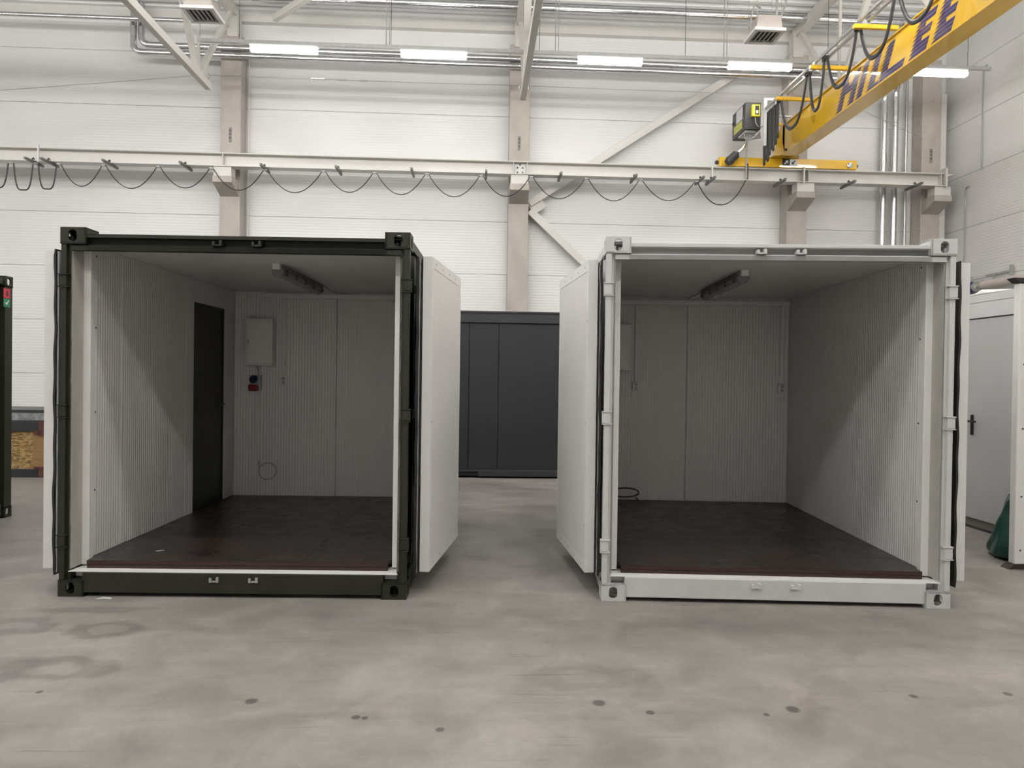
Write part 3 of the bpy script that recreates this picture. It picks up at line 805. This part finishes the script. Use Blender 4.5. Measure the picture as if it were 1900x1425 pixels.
def corrugated(t, paint):
    for ix in (0, 1):
        x = .02 if ix == 0 else CW - .02; s = 1 if ix == 0 else -1
        pts = []; yy = .12
        while yy < CD - .12:
            pts += [(x, yy), (x, yy + .07), (x + s * .035, yy + .14), (x + s * .035, yy + .21)]; yy += .28
        pts = [p for p in pts if p[1] < CD - .1]
        b = MB(); n = len(pts)
        b.add([(p[0], p[1], .15) for p in pts] + [(p[0], p[1], CH - .1) for p in pts], [(i, i + 1, n + i + 1, n + i) for i in range(n - 1)])
        b.build('side_sheet', paint, t)

def shared_frame(t, paint):
    castings(t, paint)
    # rear posts, side rails, rear beams, roof and rear sheet
    for x in (.004, CW - .124):
        MB().box(x, x + .12, CD - .12, CD - .004, .118, CH - .118).build('rear_post', paint, t)
    for x in (.006, CW - .066):
        MB().box(x, x + .06, .16, CD - .16, .03, .16).build('bottom_side_rail', paint, t)
        MB().box(x, x + .06, .16, CD - .16, CH - .09, CH - .025).build('top_side_rail', paint, t)
    MB().box(.17, CW - .17, CD - .09, CD - .01, .03, .17).build('rear_sill', paint, t)
    MB().box(.17, CW - .17, CD - .09, CD - .01, CH - .12, CH - .03).build('rear_header', paint, t)
    MB().box(.06, CW - .06, .06, CD - .06, CH - .045, CH - .035).build('roof_sheet', paint, t)
    MB().box(.11, CW - .11, CD - .04, CD - .03, .15, CH - .1).build('rear_sheet', paint, t)
    corrugated(t, paint)

IX0, IX1, IY1, ZF, ZC = .1254, 2.3126, 2.87, .234, 2.487
def door_leaf(t, hx, hy, ang, flip, paint, length=1.16, gx=0.0):
    """open leaf: hinge edge at hx,hy; runs backwards; flip=+1 leaf whose inner face looks to +x"""
    d = bpy.data.objects.new('door', None)
    z0, z1, th = .160, 2.445, .066
    b = MB().box(-th * .5 + .004, th * .5 - .004, .004, length - .004, z0 + .004, z1 - .004)
    d = b.build('door', 'trim', t)
    d.location = (hx, hy, 0); d.rotation_euler = (0, 0, ang)
    f = flip
    xi = f * th * .5
    def bx(nm, xa, xb, ya, yb, za, zb, mt, bev=0.0): return MB().box(min(xa, xb), max(xa, xb), ya, yb, za, zb).build(nm, mt, d, bevel=bev)
    bx('outer_skin', -xi, -xi - f * .012, 0.03, length, z0, z1, paint)
    bx('inner_panel', xi - f * .003, xi + f * .001, .05, length - .03, z0 + .08, z1 - .08, 'lin_y')
    bx('edge_trim', -xi, xi + f * .003, -.003, .0, z0, z1, 'trim')
    bx('edge_trim', xi, xi + f * .003, .0, .045, z0, z1, 'trim')
    bx('edge_trim', xi, xi + f * .003, length - .028, length, z0, z1, 'trim')
    bx('edge_trim', xi, xi + f * .003, .045, length - .028, z1 - .078, z1, 'trim')
    bx('edge_trim', xi, xi + f * .003, .045, length - .028, z0, z0 + .078, 'trim')
    sc = MB()
    for k in range(5):
        y = .12 + k * .26
        for z in (z1 - .04, z0 + .04): sc.cyl((xi + f * .003, y, z), (xi + f * .006, y, z), .007, 8)
    for k in range(3): sc.cyl((xi + f * .003, .03, .5 + k * .75), (xi + f * .006, .03, .5 + k * .75), .007, 8)
    build_each(sc, 'screw', 'zinc', d)
    return d

def gasket(t, x, y, amp, zb, zt, wdt=.02, dpt=.06):
    b = MB(); n = 46; vs = []; fs = []
    for i in range(n + 1):
        z = zb + (zt - zb) * i / n
        o = amp * (math.sin(i * .95) * .7 + math.sin(i * .37 + 1) * .5)
        e = .012 if i in (0, n) else 0
        vs += [(x - wdt / 2 + o + e * .5, y, z), (x + wdt / 2 + o - e * .2, y, z), (x + wdt / 2 + o, y + dpt, z), (x - wdt / 2 + o, y + dpt, z)]
    for i in range(n):
        for k in range(4): fs.append((i * 4 + k, i * 4 + (k + 1) % 4, i * 4 + 4 + (k + 1) % 4, i * 4 + 4 + k))
    fs += [(3, 2, 1, 0), (n * 4, n * 4 + 1, n * 4 + 2, n * 4 + 3)]
    return b.add(vs, fs).build('door_gasket', 'gasket', t)

def open_container(label, ox, oy, th, paint, joint_x, door_in_wall):
    t = thing('shipping_container', label, 'container', (ox, oy, 0), th, group='open ten-foot containers')
    shared_frame(t, paint)
    # front posts: outer rib and recessed inner plate
    for s in (0, 1):
        def xx(a, c): return (a, c) if s == 0 else (CW - c, CW - a)
        x0, x1 = xx(.004, .042)
        MB().box(x0, x1, .004, .06, .118, CH - .118).build('front_post', paint, t, bevel=.004)
        x0, x1 = xx(.040, .072)
        MB().box(x0, x1, .030, .10, .118, CH - .06).build('post_return', paint, t)
        # inner side of the post, a cream sealed plate running back to the lining trim
        px0, px1 = (.060, .074) if s == 0 else (CW - .060, CW - .074)
        MB().prism([(px0, .030), (px1, .030), (px1 + (.002 if s == 0 else -.002), .165), (px0, .165)], 'Z', .19, 2.455).build('jamb_seal_plate', 'seal_cream', t)
        x0, x1 = xx(.066, .126)
        MB().box(x0, x1, .155, .215, .185, 2.485).build('jamb_trim', 'trim', t, bevel=.004)
        for z in (2.215, 1.301, .388):
            x0, x1 = xx(-.010, .046)
            MB().box(x0, x1, -.001, .05, z - .038, z + .038).build('hinge_lug', paint, t, bevel=.004)
            x0, x1 = xx(-.06, .0)
            MB().box(x0, x1, .20, .24, z - .03, z + .03).build('hinge_blade', paint, t, bevel=.003)
            hb = MB()
            x0, x1 = xx(-.012, .058)
            hb.box(x0, x1, -.006, .036, z + .040, z + .047).box(x0, x1, -.006, .036, z - .047, z - .040)
            build_each(hb, 'hinge_collar', paint, t)
    # header: channel with a top flange and a lower lip
    MB().prism([(.008, 2.535), (.008, 2.518), (.05, 2.514), (.05, 2.470), (.012, 2.462), (.012, 2.428), (.03, 2.428), (.16, 2.465), (.16, 2.535)], 'X', .165, CW - .165).build('header', paint, t)
    MB().prism([(.03, 2.470), (.012, 2.462), (.012, 2.428), (.06, 2.428), (.06, 2.47)], 'X', .066, CW - .066).build('header_lip', paint, t)
    MB().box(.09, CW - .09, .05, .12, 2.46, 2.52).build('header_web', paint, t)
    # sill with threshold
    MB().box(.165, CW - .165, .006, .14, .028, .174).build('sill', paint, t, bevel=.006)
    MB().prism([(.010, .1735), (.010, .177), (.092, .178), (.092, .1735)], 'X', .066, CW - .066).build('threshold', 'trim', t)
    MB().box(.07, CW - .07, .093, .22, .12, .1755).build('sill_plate', 'trim', t)
    # locking cam keepers on header and sill
    for x in (1.09, 1.365):
        for z, sgn in ((2.487, 1), (.128, -1)):
            k = MB().box(x - .034, x + .034, -.004, .052 if z > 1 else .014, z - .018, z - .006)
            k.box(x - .034, x - .016, -.010, .052 if z > 1 else .014, z - .018, z + .014).box(x + .014, x + .034, -.010, .052 if z > 1 else .014, z - .018, z + .020)
            k.build('cam_keeper', paint if paint != 'green_paint' or z > 1 else 'zinc', t, bevel=.003)
    # floor boards
    jx = 1.672
    fy0 = .092
    for a, c, e, h in ((IX0 + .001, jx - .0012, IX0 + .024, jx - .0012), (jx + .0012, IX1 - .001, jx + .0012, IX1 - .024)):
        fb = MB().prism([(e, fy0), (h, fy0), (h, .156) if h < jx + .1 else (h, .153), (c, .218) if h > jx else (c, .3), (c, IY1 + .02), (a, IY1 + .02), (a, .218), (e, .153)], 'Z', ZF - .028, ZF).build('floor_board', 'plywood', t)
    MB().box(IX0 + .024, IX1 - .024, fy0 - .003, fy0 + .0, ZF - .026, ZF - .002).build('board_edge', 'ply_edge', t)
    MB().box(IX0 + .024, IX1 - .024, fy0 + .002, fy0 + .03, .176, ZF - .030).build('board_edge', 'ply_edge', t)
    MB().box(IX0 - .04, IX1 + .04, fy0 + .13, IY1 + .02, .12, ZF - .03).build('subfloor', 'ply_edge', t)
    # insulated lining: panels with fine joints
    def pan(x0, x1, y0, y1, z0, z1, mt): return MB().box(x0, x1, y0, y1, z0, z1).build('lining_panel', mt, t, bevel=.003)
    ys = [.09, .48, 1.60] + ([1.765] if door_in_wall else []) + [2.87]
    core = MB().box(IX0 - .06, IX0 - .03, .215, IY1 + .06, .2, 2.50).box(IX1 + .03, IX1 + .06, .215, IY1 + .06, .2, 2.52).box(IX0 - .06, IX1 + .06, IY1 + .03, IY1 + .06, .2, 2.52).box(IX0 - .06, IX1 + .06, .16, IY1 + .06, 2.52, 2.535)
    core.build('insulation_core', 'lin_core', t)
    g = .0022
    if door_in_wall:
        for a, c in ((.215, .57), (.57, 1.685), (1.685, 1.77), (1.77, 1.862)): pan(IX0 - .04, IX0, a + g, c - g, ZF, ZC, 'lin_y')
        pan(IX0 - .04, IX0, 2.580, IY1 + .03, ZF, ZC, 'lin_y'); pan(IX0 - .04, IX0, 1.862, 2.580, 2.262, ZC, 'lin_y')
        dd = MB().box(IX0 - .02, IX0 - .006, 1.880, 2.560, ZF + .005, 2.245).build('side_door', 'inner_door', t, bevel=.003, label='dark olive side door in the left lining')
        fr = MB()
        fr.box(IX0 - .04, IX0 + .003, 1.863, 1.880, ZF, 2.262).box(IX0 - .04, IX0 + .003, 2.560, 2.579, ZF, 2.262).box(IX0 - .04, IX0 + .003, 1.880, 2.560, 2.245, 2.262)
        fr.build('side_door_frame', 'inner_door', t)
        hd = MB().tube([(IX0 - .006, 2.49, 1.256), (IX0 + .045, 2.49, 1.256), (IX0 + .05, 2.48, 1.256), (IX0 + .05, 2.37, 1.256)], .010, 8)
        hd.build('door_handle', 'dark_metal', dd, smooth=True)
        MB().box(IX0 - .006, IX0 + .002, 2.47, 2.51, 1.14, 1.32).build('handle_plate', 'dark_metal', dd)
    else:
        for a, c in ((.215, 1.05), (1.05, 2.05), (2.05, IY1 + .03)): pan(IX0 - .04, IX0, a + g, c - g, ZF, ZC, 'lin_y')
    for a, c in ((.215, 1.06), (1.06, 2.06), (2.06, IY1 + .03)): pan(IX1, IX1 + .04, a + g * .3, c - g * .3, ZF, ZC, 'lin_y')
    for a, c in ((IX0, joint_x), (joint_x, IX1)): pan(a + g, c - g, IY1, IY1 + .04, ZF, ZC, 'lin_x')
    for a, c in ((.17, 1.0), (1.0, 2.0), (2.0, IY1 + .03)): pan(IX0 - .04, IX1 + .04, a + g * .3, c - g * .3, ZC, ZC + .04, 'lin_y')
    sw_ = MB()
    for z in (2.42, 1.90, 1.285, .715):
        sw_.cyl((IX1, .222, z), (IX1 - .003, .222, z), .007, 8).cyl((IX0, .222, z), (IX0 + .003, .222, z), .007, 8)
    build_each(sw_, 'screw', 'dark_metal', t)
    return t

# left, dark green
LO = (-2.9198, 5.0797, -0.0364)
contL = open_container('dark green open container with a dark side door inside', *LO[:2], LO[2], 'green_paint', 1.254, True)
door_leaf(contL, -.160, .15, -math.atan2(-.05, 1.1), -1, 'green_paint')
door_leaf(contL, 2.546, .15, -math.atan2(.128, 1.1), 1, 'green_paint')
gasket(contL, -.113, .13, .0045, .115, 2.455, .016); gasket(contL, 2.478, .12, .0035, .14, 2.44, .018); gasket(contL, 2.503, .16, .0035, .15, 2.43, .012)
MB().box(-.104, -.092, .14, .19, .13, 2.44).build('door_flange', 'plastic_grey', contL)
MB().box(2.487, 2.494, .15, .2, .15, 2.43).build('door_flange', 'plastic_grey', contL)
# right, light grey
RO = (0.8970, 4.9650, -0.0799)
contR = open_container('light grey open container with white lined interior on the right', *RO[:2], RO[2], 'white_paint', 1.194, False)
door_leaf(contR, -.075, .15, math.atan2(.160, 1.1), -1, 'white_paint')
door_leaf(contR, 2.580, .15, -math.atan2(.05, 1.1), 1, 'white_paint')
gasket(contR, 2.540, .13, .0045, .115, 2.455, .016); gasket(contR, -.014, .12, .0035, .14, 2.44, .016); gasket(contR, -.034, .16, .0035, .15, 2.43, .010)
MB().box(-.026, -.020, .15, .2, .15, 2.43).build('door_flange', 'plastic_grey', contR)

# ------------------------------------------------------------------ fittings inside the containers
def inside(origin, x, y, z):
    c, s = math.cos(origin[2]), math.sin(origin[2])
    return (origin[0] + x * c - y * s, origin[1] + x * s + y * c, z)
def fit(name, label, cat, O, x, y, z, group=None): return thing(name, label, cat, inside(O, x, y, z), O[2], group)

def ceiling_fitting(O, which):
    t = fit('batten_light', 'unlit batten light on the ceiling of the ' + which, 'lamp', O, 1.225, 1.55, ZC, 'unlit batten lights in the containers')
    MB().box(-.045, .045, -.66, .66, -.05, 0).build('base', 'bar_grey', t, bevel=.006)
    c = MB(); pl = []
    for k in range(9):
        a = PI * k / 8; pl.append((.055 * math.cos(a), -.045 - .055 * math.sin(a)))
    c.prism(pl, 'Y', -.65, .65); c.build('cover', 'lamp_clear', t, bevel=.004)
    for k in range(5):
        y = -.56 + k * .28
        for s in (-1, 1): MB().box(s * .05 - .008, s * .05 + .008, y - .012, y + .012, -.085, -.035).build('clip', 'dark_metal', t)
    MB().box(-.03, .03, -.70, -.655, -.045, 0).build('end_cap', 'plastic_white', t)
    MB().box(-.012, .012, .66, IY1 - 1.55 - .02, -.014, 0).build('cable_duct', 'plastic_white', t)
    return t
ceiling_fitting(LO, 'dark green container'); ceiling_fitting(RO, 'light grey container')

def trunk(O, parts, label):
    t = fit('cable_trunking', label, 'trunking', O, 0, IY1, 0, 'white cable trunking in the containers')
    for (x0, x1, z0, z1) in parts:
        MB().box(x0, x1, -.028, 0, z0, z1).build('duct', 'plastic_white', t, bevel=.003)
    return t
trunk(LO, [(.448, IX1 - .002, 2.418, 2.466), (.385, .405, 2.18, ZC), (.682, .700, 1.555, 2.418), (.398, .424, .62, 1.67)], 'white cable trunking on the rear lining of the dark green container')
trunk(RO, [(IX0 + .002, IX1 - .002, 2.407, 2.455), (.618, .636, 1.545, 2.407), (2.212, 2.244, 1.548, 2.407)], 'white cable trunking on the rear lining of the light grey container')

def dist_box(O, x0, x1, z0, z1, label):
    t = fit('distribution_box', label, 'box', O, (x0 + x1) / 2, IY1, z0, 'distribution boxes in the containers')
    w = (x1 - x0) / 2; h = z1 - z0
    MB().box(-w, w, -.13, 0, 0, h).build('body', 'plastic_white', t, bevel=.006)
    MB().box(-w + .022, w - .022, -.139, -.128, .022, h - .022).build('cover_door', 'plastic_white', t, bevel=.004)
    MB().box(-w + .03, -w + .045, -.145, -.138, h * .45, h * .55).build('latch', 'plastic_grey', t)
    return t
dist_box(LO, .290, .586, 1.67, 2.18, 'white distribution box on the rear lining beside the side door')
dist_box(RO, .245, .558, 1.67, 2.18, 'white distribution box half hidden behind the left jamb of the light grey container')

def wall_socket(O, x, z, label):
    t = fit('wall_socket', label, 'socket', O, x, IY1, z, 'white double wall sockets')
    MB().box(-.04, .04, -.045, 0, 0, .10).build('body', 'plastic_white', t, bevel=.008)
    for zz in (.028, .072):
        MB().tube([(0, -.045, zz), (0, -.047, zz), (0, -.041, zz)], [.020, .017, .014], 14).build('outlet', 'plastic_grey', t)
        MB().cyl((-.008, -.0455, zz), (-.008, -.047, zz), .003, 6).cyl((.008, -.0455, zz), (.008, -.047, zz), .003, 6).build('pin_hole', 'print_dark', t)
    return t
wall_socket(LO, .684, 1.46, 'white double wall socket right of the distribution box in the dark green container')
wall_socket(RO, .630, 1.447, 'white double wall socket near the left jamb of the light grey container')
wall_socket(RO, 2.228, 1.446, 'white double wall socket near the right rear corner of the light grey container')

t = fit('industrial_socket', 'grey industrial socket pair with blue lid and red lid below the distribution box', 'socket', LO, .376, IY1, 1.40)
MB().box(-.055, .06, -.06, 0, .0, .165).build('back_box', 'plastic_grey', t, bevel=.006)
MB().tube([(-.005, -.055, .125), (-.005, -.10, .115), (-.005, -.115, .112)], [.042, .042, .036], 14).build('blue_lid', 'socket_blue', t, smooth=True)
MB().box(-.055, .045, -.115, -.055, -.01, .06).build('red_lid', 'socket_red', t, bevel=.010)
MB().tube([(.03, -.03, .16), (.035, -.03, .20), (.02, -.03, .27)], .012, 8).build('feed_cable', 'plastic_grey', t)

# cable coils
def coil(O, x, y, z, r, tilt, label, turns=2, r_t=.006, mt='plastic_grey', tail=None):
    t = fit('cable_coil', label, 'cable', O, x, y, z, 'white cable coils in the containers')
    pts = []
    n = 22 * turns
    for i in range(n + 1):
        a = 2 * PI * i / 22
        rr = r * (1 + .05 * math.sin(i * .6)); q = .006 * (i / 22)
        u, v = rr * math.cos(a), rr * math.sin(a)
        if tilt == 'wall': pts.append((u, -.012 - q, v))
        else: pts.append((u, -.05 - q + v * .12, v * .32 + .02))
    MB().tube(pts, r_t, 6).build('turns', mt, t, smooth=True)
    if tail: MB().tube(tail, r_t, 6).build('tail', mt, t, smooth=True)
    return t
coil(LO, .513, IY1, .508, .096, 'wall', 'white cable coil hanging low on the rear lining of the dark green container', tail=[(-.09, -.012, .03), (-.1, -.012, .08), (-.1, -.012, .13)])
coil(RO, .52, IY1 - .02, .305, .15, 'lean', 'dark cable coil on the rear floor edge of the light grey container', r_t=.007, mt='cable', tail=[(.12, -.06, -.03), (.15, -.08, -.06), (.13, -.09, -.072)])

# ------------------------------------------------------------------ anthracite cabin between the containers
t = thing('anthracite_cabin', 'dark anthracite steel cabin standing behind the gap between the containers', 'cabin', (-1.9, 10.98, 0))
LN, DP = 6.06, 2.44
MB().box(0, LN, 0, DP, 2.42, 2.595).build('top_rail', 'anthracite2', t, bevel=.006)
MB().box(-.0, LN, -.02, DP, 2.575, 2.60).build('roof_edge', 'anthracite2', t)
br_ = MB()
br_.box(0, 1.32, 0, DP, .03, .125).box(1.93, LN, 0, DP, .03, .125).box(1.3, 1.93, .06, DP, .03, .125).box(1.3, 1.93, 0, .06, .105, .125)
br_.build('bottom_rail', 'anthracite2', t, bevel=.004)
MB().box(0.05, LN - .05, .3, DP - .05, 0, .03).build('skid', 'print_dark', t)
MB().box(1.31, 1.92, .05, .06, .035, .105).build('forklift_pocket', 'print_dark', t)
xs = [.05, 1.05, 1.765, 2.225, 3.2, 4.2, 5.2, LN - .05]
for a, c in zip(xs[:-1], xs[1:]):
    MB().box(a + .004, c - .004, .035, .09, .125, 2.42).build('panel', 'anthracite', t, bevel=.004)
MB().box(.05, LN - .05, .08, DP - .05, .125, 2.42).build('core', 'anthracite', t)
for x in (.0, LN - .12): MB().box(x, x + .12, 0, .12, .03, 2.5).build('corner_post', 'anthracite2', t)

# ------------------------------------------------------------------ crates at the far left
t = thing('timber_crate', 'low crate with black beams, chipboard and cardboard sides behind the dark containers', 'crate', (-8.17, 10.75, 0))
MB().box(0, 2.4, 0, 1.1, 0.0, .125).build('bottom_beam', 'anthracite2', t, bevel=.005)
MB().box(0, 2.4, 0, 1.1, .68, .83).build('top_beam', 'anthracite2', t, bevel=.005)
MB().box(0.02, 1.63, .03, .06, .125, .68).build('chipboard_side', 'osb', t)
MB().box(1.61, 2.38, .015, .045, .125, .68).build('cardboard_side', 'cardboard', t)
MB().box(.03, 2.37, .08, 1.08, .12, .7).build('crate_body', 'cardboard', t)
for x in (.4, 1.71):
    MB().box(x, x + .085, -.012, .0, .63, .835).box(x - .07, x + .01, -.012, .0, .65, .69).build('steel_bracket', 'rust', t)
    MB().box(x, x + .085, -.012, .0, .0, .16).box(x - .07, x + .01, -.012, .0, .125, .16).build('steel_bracket', 'rust', t)
t = thing('metal_tray', 'galvanised sheet tray lying on top of the low crate', 'tray', (-8.12, 10.76, .835))
MB().box(0, 2.3, 0, 1.0, 0, .012).build('bottom', 'dark_metal', t)
MB().box(0, 2.3, 0, .02, .012, .125).box(0, 2.3, .98, 1.0, .012, .125).box(0, .02, .02, .98, .012, .125).box(2.28, 2.3, .02, .98, .012, .125).build('side', 'galv', t)
MB().box(-.01, 2.31, -.012, 1.01, .125, .165).build('lid', 'anthracite2', t, bevel=.004)

# ------------------------------------------------------------------ dark green container at the left edge
G3 = thing('shipping_container', 'dark green container at the left picture edge with red and green stickers', 'container', (-5.03 - CW, 7.90 - CD, 0))
shared_frame(G3, 'green_paint')
for x in (.004, CW - .124): MB().box(x, x + .12, .004, .12, .118, CH - .118).build('front_post', 'green_paint', G3)
MB().box(.12, CW - .12, .03, .08, .15, CH - .1).build('front_sheet', 'green_paint', G3)
s1 = MB().box(CW - .004, CW - .001, CD - .15, CD - .045, 2.352, 2.452).build('sticker', 'sticker_red', G3, label='red square sticker with a pictogram')
MB().prism([(CD - .12, 2.375), (CD - .07, 2.375), (CD - .08, 2.40), (CD - .07, 2.43), (CD - .09, 2.42), (CD - .11, 2.43), (CD - .105, 2.40)], 'X', CW - .001, CW + .001).build('pictogram', 'rust', s1)
s2 = MB().box(CW - .004, CW - .001, CD - .15, CD - .045, 2.255, 2.347).build('sticker', 'sticker_green', G3, label='green square sticker with a pictogram')
MB().prism([(CD - .135, 2.30), (CD - .10, 2.275), (CD - .095, 2.285), (CD - .06, 2.33), (CD - .075, 2.33), (CD - .10, 2.30)], 'X', CW - .001, CW + .001).build('pictogram', 'heater_frame', s2)

# ------------------------------------------------------------------ white cabin, panel and bag at the right edge
t = thing('office_cabin', 'pale grey cabin with a door and black lever handle right of the light grey container', 'cabin', (5.4, 6.50, 0))
LN = 2.9
MB().box(.03, 2.4, 0, LN, .12, 2.45).build('body', 'cabin', t)
MB().box(.0, 2.4, 0, LN, 2.455, 2.54).build('roof_fascia', 'cabin', t, bevel=.006)
MB().box(.0, .04, 0, LN, 2.29, 2.452).build('door_lintel', 'cabin', t, bevel=.003)
dr = MB().box(.008, .04, .12, 1.32, .115, 2.278).build('door', 'cabin_door', t, bevel=.003)
MB().box(.0, .03, 1.335, LN, .115, 2.278).build('side_panel', 'cabin', t)
MB().box(.0, .03, 0, .105, .115, 2.278).build('side_panel', 'cabin', t)
MB().box(-.006, .008, .935, .975, 1.02, 1.24).build('handle_plate', 'print_dark', dr, bevel=.004)
MB().tube([(.0, .955, 1.17), (-.05, .955, 1.17), (-.055, .945, 1.17), (-.055, .83, 1.17)], .011, 8).build('lever', 'print_dark', dr, smooth=True)
MB().box(.004, .03, .1, LN, 2.279, 2.289).build('door_gap_shade', 'gasket', t)  # dark strip put in as the shade of the gap above the door
MB().box(.05, 2.38, .02, LN - .02, 0, .115).build('plinth', 'plinth', t)
MB().box(.03, .06, .0, LN, .0, .02).build('base_strip', 'dark_metal', t)
# rumpled white sheet along the roof edge
v = []; f = []
n = 30
for i in range(n + 1):
    y = LN * i / n; z = .018 + .022 * math.sin(i * .9) + .012 * math.sin(i * 2.3)
    v += [(.0, y, 2.54), (.02, y, 2.54 + z), (.5, y, 2.56 + z), (1.6, y, 2.545)]
for i in range(n):
    for k in range(3): f.append((i * 4 + k, i * 4 + k + 1, i * 4 + 5 + k, i * 4 + 4 + k))
sh = MB().add([(5.4 + p[0], 6.50 + p[1], p[2] + .001) for p in v], f).build('cover_sheet', 'trim', smooth=True)
sm = sh.modifiers.new('thick', 'SOLIDIFY'); sm.thickness = .004; sm.offset = 1
tag(sh, 'rumpled white sheet lying on the roof of the pale grey cabin', 'sheet')

t = thing('partition_screen', 'white insulated partition with dark rubber edge at the right picture edge', 'partition', (4.60, 5.80, 0))
MB().box(0, 1.1, 0, .07, .04, 2.44).build('leaf', 'trim', t, bevel=.008)
MB().prism([(-.06, 2.485), (1.1, 2.485), (1.1, 2.445), (-.005, 2.445)], 'Y', -.01, .08).build('rubber_edge', 'gasket', t)
MB().prism([(-.055, .0), (1.1, .0), (1.1, .04), (-.01, .04)], 'Y', -.01, .09).build('skid', 'brown_skid', t)
sc = MB()
for z in (.16, .62, 1.2, 1.75, 2.2): sc.cyl((.05, 0, z), (.05, -.004, z), .008, 8)
build_each(sc, 'screw', 'dark_metal', t)

# green plastic bag slumped behind the panel
rng = random.Random(3)
rows = [(0.0, .18), (.02, .25), (.08, .26), (.16, .235), (.26, .215), (.36, .195), (.40, .175), (.48, .165), (.55, .15), (.60, .11), (.65, .06), (.69, .04), (.73, .06)]
v = []; f = []; NB = 28
for j, (z, r) in enumerate(rows):
    for k in range(NB):
        a = 2 * PI * k / NB
        w = 1 + .05 * math.sin(3 * a + j * 1.3) + .05 * math.sin(7 * a - j * .9) + rng.uniform(-.06, .06) * (j > 1)
        v.append((r * w * math.cos(a) + .05 * (z / .6), r * w * 1.05 * math.sin(a), z + (.012 * math.sin(5 * a + j) if j else 0)))
for j in range(len(rows) - 1):
    for k in range(NB): f.append((j * NB + k, j * NB + (k + 1) % NB, (j + 1) * NB + (k + 1) % NB, (j + 1) * NB + k))
f.append(tuple(range(NB))[::-1])
bag = MB().add(v, f).build('rubbish_bag', 'bag'); bag.location = (4.94, 6.15, 0.0)
sb = bag.modifiers.new('smooth', 'SUBSURF'); sb.levels = 1; sb.render_levels = 1
tag(bag, 'slumped green plastic bag on the floor behind the white partition edge', 'bag')

# pipe with blue valve on the right wall
t = thing('valve_pipe', 'pale pipe with a blue valve on the right wall above the cabin', 'pipe', (10.2, 14.36, 3.57))
MB().tube([(0, -.45, 0), (0, -9.0, 0)], .085, 14).build('pipe_run', 'pink_pipe', t, smooth=True)
MB().tube([(0, -.30, 0), (0, -.42, 0), (0, -.45, 0)], [.10, .10, .085], 14).tube([(0, -.50, 0), (0, -.53, 0)], .11, 14).build('flange', 'chrome', t, smooth=True)
MB().tube([(0, .15, 0), (0, .05, 0), (0, -.1, 0), (0, -.2, 0), (0, -.30, 0)], [.08, .10, .13, .12, .09], 12).build('valve_body', 'valve_blue', t, smooth=True)
MB().cyl((0, -.08, .1), (0, -.08, .30), .02, 8).box(-.02, .02, -.20, .04, .20, .22).build('valve_stem', 'zinc', t)
hb = MB().bar((.1, -1.15, .10), (.1, -1.15, .32), .05); hb.bar((.1, -.45, .21), (.1, -1.15, .21), .035).bar((.05, -.75, .08), (.05, -.75, .2), .03)
hb.build('pipe_bracket', 'zinc', t)
MB().tube([(0, .15, 0), (0, .9, 0)], .07, 12).build('pipe_stub', 'pink_pipe', t, smooth=True)

# small litter on the floor
def chip(pts, loc, label, mt='label_white'):
    o = MB().prism(pts, 'Z', 0, .002).build('paper_scrap', mt); o.location = loc; tag(o, label, 'scrap')
chip([(0, 0), (.05, .01), (.11, .0), (.09, .03), (.03, .04)], (-2.63, 5.02, .001), 'torn white paper scrap in front of the dark green container sill')
chip([(0, 0), (.03, .01), (.05, .03), (.01, .02)], (-2.40, 5.42, ZF + .0015), 'small white paper scrap on the dark floor inside the left container')
